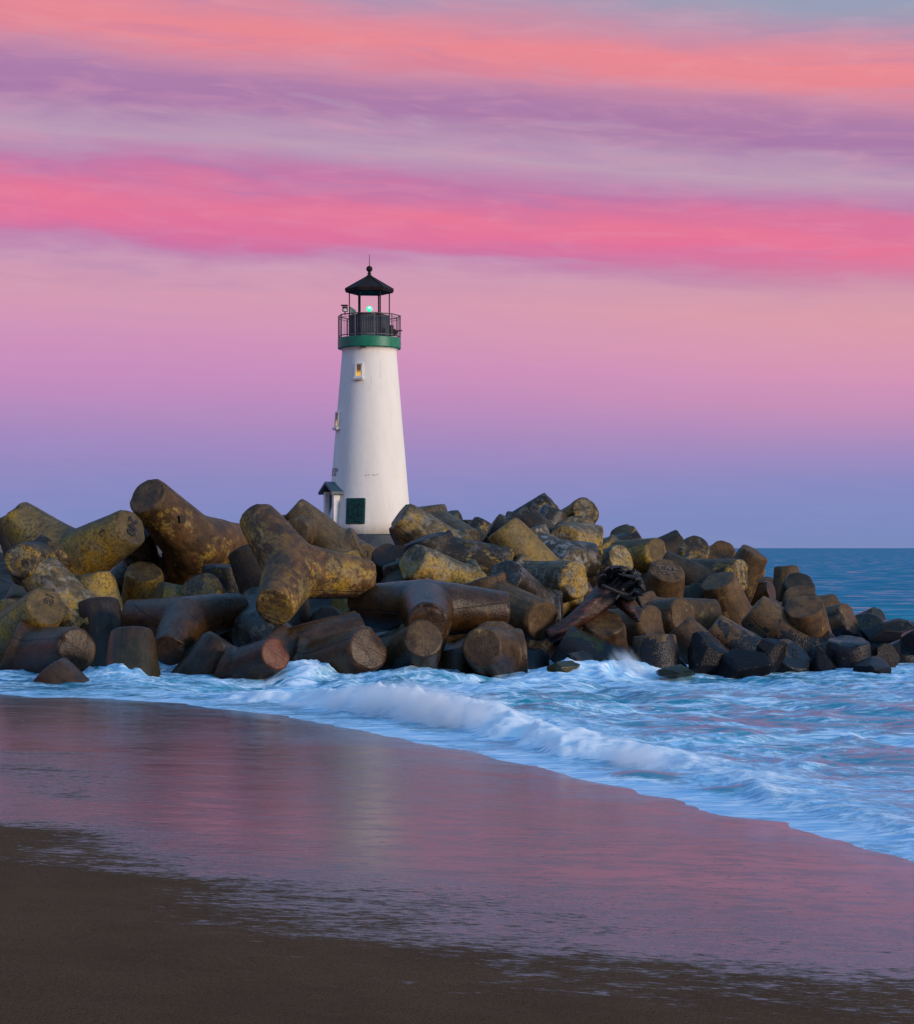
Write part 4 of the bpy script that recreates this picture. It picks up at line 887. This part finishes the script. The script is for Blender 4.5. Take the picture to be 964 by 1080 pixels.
 ((-4.34,47.21,1.06),((-0.465,0.139,0.874),(-0.265,-0.886,-0.381)),(1.0, 0.33, 1.0),1.000,'dark','shaded arm lying close behind the left arm of the largest mustard tetrapod'),
 ((-6.08,49.22,0.37),((0.000,-0.105,0.995),(-0.861,-0.347,-0.372)),(1.0, 1.0, 1.0),1.000,'black','dark flat topped stump below the tallest left tetrapod'),
 ((-6.14,48.81,0.58),((-0.112,-0.766,0.633),(-0.378,-0.247,-0.892)),(1.0, 1.0, 1.0),1.000,'blackgold','black and gold mottled dome below the dark flat topped stump'),
 ((-8.54,51.24,2.45),((0.870,0.174,-0.462),(0.114,-0.748,0.654)),(1.0, 1.0, 1.0),0.700,'wetblue','blue grey arm sloping down below the tallest left tetrapod'),
 ((-6.01,48.25,1.11),((-0.852,-0.423,0.310),(0.479,-0.627,-0.614)),(0.33, 0.33, 1.0),0.850,'gold','small yellow sided arm with a dark end pointing left above the straddling tetrapod'),
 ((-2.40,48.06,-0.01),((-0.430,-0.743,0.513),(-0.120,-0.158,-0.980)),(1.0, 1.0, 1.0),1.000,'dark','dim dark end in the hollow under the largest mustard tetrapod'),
 ((9.20,55.50,-0.24),((0.082,0.342,0.936),(-0.967,-0.114,-0.230)),(1.0, 1.0, 1.0),0.700,'brown','low brown hump between the mussel specked arm and the tall rusty cone'),
 ((2.23,51.35,0.91),((0.816,0.087,0.571),(-0.375,-0.922,0.093)),(1.0, 1.0, 1.0),0.800,'wet','dark wet arm squeezed between the grey yellow oval end and the driftwood'),
 ((0.18,43.15,-1.30),((-0.163,0.342,0.925),(-0.874,-0.114,-0.472)),(1.0, 1.0, 1.0),0.900,'wet','dark arm in the gap between the two round ends under the long horizontal one'),
 ((1.49,44.55,-1.26),((0.150,0.500,0.853),(-0.979,-0.167,-0.121)),(1.0, 1.0, 1.0),0.900,'mossdark','dark mossy arm in the shade right of the small dim end'),
 ((7.06,45.70,-1.39),((-0.157,0.423,0.893),(-0.876,-0.141,-0.461)),(1.0, 1.0, 1.0),0.900,'mossdark','black mossy arm behind the black rocks at the waterline'),
 ((9.31,45.55,-1.20),((-0.150,0.500,0.853),(-0.878,-0.167,-0.448)),(1.0, 1.0, 1.0),0.900,'mossdark','black arm in the gap between the scrawled end and the squat stump'),
 ((6.89,53.11,-0.16),((-0.157,0.423,0.893),(-0.876,-0.141,-0.461)),(1.0, 1.0, 1.0),1.000,'dark','dark arm in the shade between the scrawl topped tetrapod and the long dark arm'),
 ((3.43,48.71,0.53),((0.707,-0.669,0.230),(-0.681,0.030,0.732)),(0.33, 1.0, 1.0),1.000,'brown','rounded brown end in front of the low arm under the scrawl topped tetrapod'),
]

TP = []
for i, (hub, legs_, lens_, s_, surf, lab) in enumerate(TETRAPODS):
    zA = Vector(legs_[0]).normalized(); xA = Vector(legs_[1]); xA = (xA - zA * xA.dot(zA)).normalized(); yA = zA.cross(xA)
    Q = Matrix((xA, yA, zA)).transposed()
    if lens_:
        key = (i % 3 if lens_ == (1.0, 1.0, 1.0) else 0, lens_)
        if key not in TMESH: TMESH[key] = tetra_mesh(1 + len(TMESH), lens_)
        me_ = TMESH[key]
    else: me_ = free_mesh([(Q.inverted() @ Vector(d_)).normalized() for d_ in legs_], i + 2)
    o = D.objects.new('tetrapod', me_); link(o)
    if not o.data.materials: o.data.materials.append(MATS['brown'])
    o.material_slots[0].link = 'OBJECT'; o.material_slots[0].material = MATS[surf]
    o.matrix_world = Matrix.Translation(hub) @ Q.to_4x4() @ Matrix.Scale(s_, 4)
    tag(o, lab, 'tetrapod', 'concrete tetrapods piled along the breakwater'); TP.append(o)
def find(px_, py_): 
    key = Vector(((px_ - 482) / 2000, (578 - py_) / 2000))
    best = None
    for o in TP:
        q = o.matrix_world @ Vector((0, 0, LEG)); d_ = (Vector((q.x / q.y, (q.z - CAM_H) / q.y)) - key).length
        if best is None or d_ < best[0]: best = (d_, o)
    return best[1]
def cap_matrix(o, turn, dx=0, dy=0, lift=0.03):
    """matrix in the tetrapod's own space: flat on the end of its main leg, x turned to screen angle turn"""
    q3 = o.matrix_world.to_3x3().normalized(); z_ = Vector((0, 0, 1))
    want = Vector((math.cos(R(turn)), 0, math.sin(R(turn))))
    loc_w = q3.inverted() @ want; x_ = (loc_w - z_ * loc_w.z).normalized(); y_ = z_.cross(x_)
    return Matrix.Translation((0, 0, LEG + lift)) @ Matrix((x_, y_, z_)).transposed().to_4x4() @ Matrix.Translation((dx, dy, 0))
o = find(139, 555.6); text_obj('painted_number', '240', 0.38, m_ink, o, cap_matrix(o, 232, 0.0, -0.02, 0.05))
o = find(49, 639); text_obj('painted_number', '69', 0.26, m_ink, o, cap_matrix(o, -10, 0.02, 0.12))
bm = bmesh.new(); box(bm, (0, 0, 0), (0.22, 0.035, 0.004)); me_ = bm_obj('painted_stroke', bm, m_ink, o); me_.matrix_local = cap_matrix(o, -10, 0.0, 0.28)
def scribble(px_, py_, pts, w_, mat, turn=0, sc=1.0, name='painted_scrawl'):
    o = find(px_, py_); vs, fs = [], []
    for line in pts:
        for (x0, y0), (x1, y1) in zip(line, line[1:]):
            d_ = Vector((x1 - x0, y1 - y0)); n_ = Vector((-d_.y, d_.x)).normalized() * w_ / 2; e_ = d_.normalized() * w_ * 0.3; b_ = len(vs)
            for q in ((x0 - e_.x + n_.x, y0 - e_.y + n_.y), (x1 + e_.x + n_.x, y1 + e_.y + n_.y), (x1 + e_.x - n_.x, y1 + e_.y - n_.y), (x0 - e_.x - n_.x, y0 - e_.y - n_.y)): vs.append((q[0] * sc, q[1] * sc, 0.0007 * (b_ // 4)))
            fs.append((b_, b_ + 3, b_ + 2, b_ + 1))
    c_ = mesh_obj(name, vs, fs, mat, o, smooth=False); c_.matrix_local = cap_matrix(o, turn)
scribble(386, 590, [[(-0.12, 0.22), (0.02, 0.26), (0.08, 0.14), (-0.08, -0.02), (0.0, -0.12), (0.12, -0.16), (0.10, -0.28)]], 0.035, m_ink)
scribble(836, 690, [[(-0.16, 0.04), (-0.10, 0.20), (-0.02, 0.24)], [(0.02, 0.16), (0.10, 0.20), (0.14, 0.10), (0.04, 0.02), (0.02, -0.06), (0.14, -0.08)]], 0.03, m_ink)
scribble(704, 601, [[(-0.30, 0.10), (-0.12, 0.12)], [(-0.21, 0.11), (-0.22, -0.02)], [(-0.06, -0.02), (0.00, 0.12), (0.05, -0.03), (0.12, 0.10)], [(0.18, 0.12), (0.17, -0.02), (0.26, 0.05)], [(-0.20, -0.12), (-0.05, -0.09), (0.04, -0.14), (0.22, -0.10)], [(-0.14, -0.22), (-0.06, -0.18), (0.10, -0.23)]], 0.035, m_chalk)
# diamond shaped patch on the tallest left block
o = find(155, 523)
q3 = o.matrix_world.inverted(); vd = (q3.to_3x3() @ Vector((0.32, -0.93, 0.20)).normalized()); vd.z = 0; vd.normalize()
zc_ = LEG * 0.62; rr0 = RROOT + (RTIP - RROOT) * 0.62
ctr = vd * (rr0 + 0.035) + Vector((0, 0, zc_)); tx = Vector((0, 0, 1)).cross(vd)
vs = []
for du, dv in ((0, 0.14), (0.11, 0), (0, -0.14), (-0.11, 0)):
    for lift_ in (0.012, -0.06): vs.append(tuple(ctr + tx * du + Vector((0, 0, 1)) * dv + vd * lift_))
mesh_obj('diamond_patch', vs, [(0, 2, 4, 6), (7, 5, 3, 1), (0, 1, 3, 2), (2, 3, 5, 4), (4, 5, 7, 6), (6, 7, 1, 0)], flat_mat('dark_mortar', (0.035, 0.026, 0.018), 0.8), o, smooth=False)

# ================================================================= BOULDERS
def W3(px_, py_, Y_): return Vector(((px_ - 482) / 2000 * Y_, Y_, CAM_H + (578 - py_) / 2000 * Y_))
m_boul = C('boulder_brown', (0.055, 0.038, 0.022), (0.12, 0.085, 0.048), wet=0.8, mussel=0.25)
m_boulb = C('boulder_black_mussels', (0.016, 0.012, 0.010), (0.055, 0.036, 0.024), wet=0.1, mussel=0.7, pale=0.12, spec=0.15)
m_bouly = C('boulder_yellow_green', (0.050, 0.040, 0.012), (0.11, 0.085, 0.022), wet=0.8, moss=0.5)
BO = [
 (610, 700, 42.6, 17, 16, m_boul, 'peaked brown boulder with water streaming off it in front of the low mossy arm'),
 (593, 706, 41.8, 18, 8, m_bouly, 'low yellow green boulder just left of the peaked brown one'),
 (713, 708, 42.2, 20, 8, m_bouly, 'low mossy boulder at the foot of the flat topped front cone'),
 (745, 697, 43.2, 26, 22, m_boulb, 'black boulder with white flecks right of the flat topped front cone'),
 (782, 702, 43.0, 30, 15, m_boulb, 'long low black boulder in the middle of the black rocks'),
 (812, 694, 43.6, 20, 18, m_boulb, 'black boulder touching the scrawled mussel end'),
 (868, 702, 44.0, 16, 14, m_boulb, 'small black boulder in the gap left of the squat stump'),
 (918, 705, 43.4, 24, 10, m_boulb, 'flat black boulder at the foot of the squat stump'),
 (934, 692, 45.0, 19, 14, m_boulb, 'rounded black boulder with a brown crest near the right edge'),
 (962, 679, 47.0, 15, 14, m_boulb, 'dark boulder cut by the right edge'),
 (936, 668, 52.0, 34, 12, m_boulb, 'long dark boulder against the sea at the far right'),
]
for i, (px_, py_, Y_, w_, h_, mt, lab) in enumerate(BO):
    rr_ = random.Random(40 + i); planes = [(Vector((rr_.gauss(0, 1), rr_.gauss(0, 1), rr_.gauss(0.2, 0.8))).normalized(), rr_.uniform(0.45, 0.78)) for _ in range(13)]
    bm = bmesh.new(); bmesh.ops.create_icosphere(bm, subdivisions=5, radius=1.12)
    for v_ in bm.verts:
        q = v_.co.normalized(); n_ = 1 + 0.20 * mnoise.fractal(q * 1.3 + Vector((i * 9.1, 2, 4)), 1, 2, 3) + 0.06 * mnoise.fractal(q * 6 + Vector((i, 2, 4)), 1, 2, 3)
        v_.co = q * n_
        for pn, pd in planes:
            e_ = v_.co.dot(pn) - pd
            if e_ > 0: v_.co -= pn * e_ * 0.93
        if v_.co.z < -0.4: v_.co.z = -0.4 + (v_.co.z + 0.4) * 0.5
    sx_ = w_ / 2000 * Y_ ; sz_ = h_ / 2000 * Y_
    bmesh.ops.scale(bm, vec=(sx_ * 1.25, max(0.4, min(sx_, 0.8)), sz_ * 1.4), verts=bm.verts)
    o = bm_obj('boulder', bm, mt, None, smooth=True); o.location = W3(px_, py_, Y_ + 0.4)
    tag(o, lab, 'boulder', 'boulders at the foot of the breakwater')

# ================================================================= DRIFTWOOD
m_wood, t, p = new_mat('driftwood')
co = t.n.new('ShaderNodeTexCoord').outputs['UV']
g_ = t.n.new('ShaderNodeNewGeometry').outputs['Position']
gr = t.noise(t.mapping(g_, (1.0, 5.0, 7.0), (0, R(-38), 0)), 1.6, 7, 0.65, 0.5)
sc_ = t.n.new('ShaderNodeAttribute'); sc_.attribute_name = 'charred'; sc_ = sc_.outputs['Fac']
wc = t.mix(t.step(gr, 0.35, 0.68), (0.012, 0.005, 0.003, 1), (0.095, 0.026, 0.012, 1))
wc = t.mix(sc_, wc, t.mix(t.step(gr, 0.4, 0.7), (0.006, 0.006, 0.007, 1), (0.022, 0.019, 0.019, 1)))
t.l.new(wc, p.inputs['Base Color']); p.inputs['Roughness'].default_value = 0.42
t.l.new(t.bump(gr, 0.9, 0.05), p.inputs['Normal'])
dw = thing('driftwood_log', 'reddish driftwood trunk with a dark tangled root end lodged between the blocks', 'driftwood', W3(590, 667, 45.8))
org = W3(590, 667, 45.8)
def wood(name, pts, rads, seg, char, parent, seed=0, amp_=0.16):
    # resample, crook and flute
    P_ = []; R_ = []
    for i in range(len(pts) - 1):
        for j in range(6):
            f_ = j / 6; P_.append(Vector(pts[i]).lerp(Vector(pts[i + 1]), f_)); R_.append(rads[i] + (rads[i + 1] - rads[i]) * f_)
    P_.append(Vector(pts[-1])); R_.append(rads[-1])
    vs, fs = tube([q - org for q in P_], R_, seg)
    for i in range(len(vs)):
        ring = min(i // seg, len(P_) - 1); c_ = P_[ring] - org; d_ = Vector(vs[i]) - c_; a_ = i % seg
        n_ = 1 + amp_ * mnoise.noise(Vector((math.cos(a_ * 6.283 / seg) * 1.6 + seed, math.sin(a_ * 6.283 / seg) * 1.6, ring * 0.10))) * 2 + amp_ * 0.5 * mnoise.noise(Vector((a_ * 1.3, seed, ring * 0.4)))
        vs[i] = tuple(c_ + d_ * n_)
    o = mesh_obj(name, vs, fs, m_wood, parent)
    at_ = o.data.attributes.new('charred', 'FLOAT', 'POINT')
    at_.data.foreach_set('value', [min(1.0, max(0.0, (v_[0] - char[0]) / (char[1] - char[0]))) for v_ in vs])
    return o
A_, B_ = W3(578, 672, 45.4), W3(652, 612, 46.0)
wood('trunk', [A_, W3(600, 660, 45.5), W3(622, 644, 45.6), W3(638, 630, 45.8), W3(650, 618, 46.0)], [0.19, 0.22, 0.24, 0.28, 0.38], 26, (1.0, 1.35), dw, 3)
rnd = random.Random(5)
roots_more = [([(rnd.uniform(640, 660), rnd.uniform(612, 628)), (rnd.uniform(636, 670), rnd.uniform(603, 630)), (rnd.uniform(634, 678), rnd.uniform(599, 634)), (rnd.uniform(634, 682), rnd.uniform(598, 640))], rnd.uniform(0.06, 0.13)) for _ in range(6)]
roots = [([(640, 626), (636, 612), (641, 603), (645, 599)], 0.22), ([(650, 622), (650, 607), (656, 601), (662, 600)], 0.24), ([(655, 620), (661, 608), (668, 605), (675, 606)], 0.20),
         ([(652, 630), (662, 640), (668, 648), (674, 655)], 0.20), ([(652, 624), (664, 622), (672, 630), (677, 640)], 0.15), ([(648, 618), (642, 607), (648, 599), (655, 598)], 0.14),
         ([(656, 618), (668, 614), (676, 618), (680, 624)], 0.15), ([(640, 624), (633, 616), (634, 609), (638, 606)], 0.12), ([(655, 628), (664, 632), (670, 626), (678, 628)], 0.12),
         ([(650, 616), (656, 606), (663, 612), (671, 611)], 0.13), ([(654, 624), (660, 616), (664, 604), (670, 601)], 0.10)]
for i, (pp, r_) in enumerate([(a_, b_ * 0.60) for a_, b_ in roots] + roots_more):
    dep = [46.0, 45.9 - 0.25 * rnd.random(), 45.8 - 0.5 * rnd.random(), 45.7 - 0.8 * rnd.random()]
    wood('root', [W3(a_, b_, d_) for (a_, b_), d_ in zip(pp, dep)], [r_ * 1.2, r_, r_ * 0.75, r_ * 0.3], 14, (0.2, 1.0) if i != 3 else (2.6, 3.4), dw, i * 3.3, 0.3)
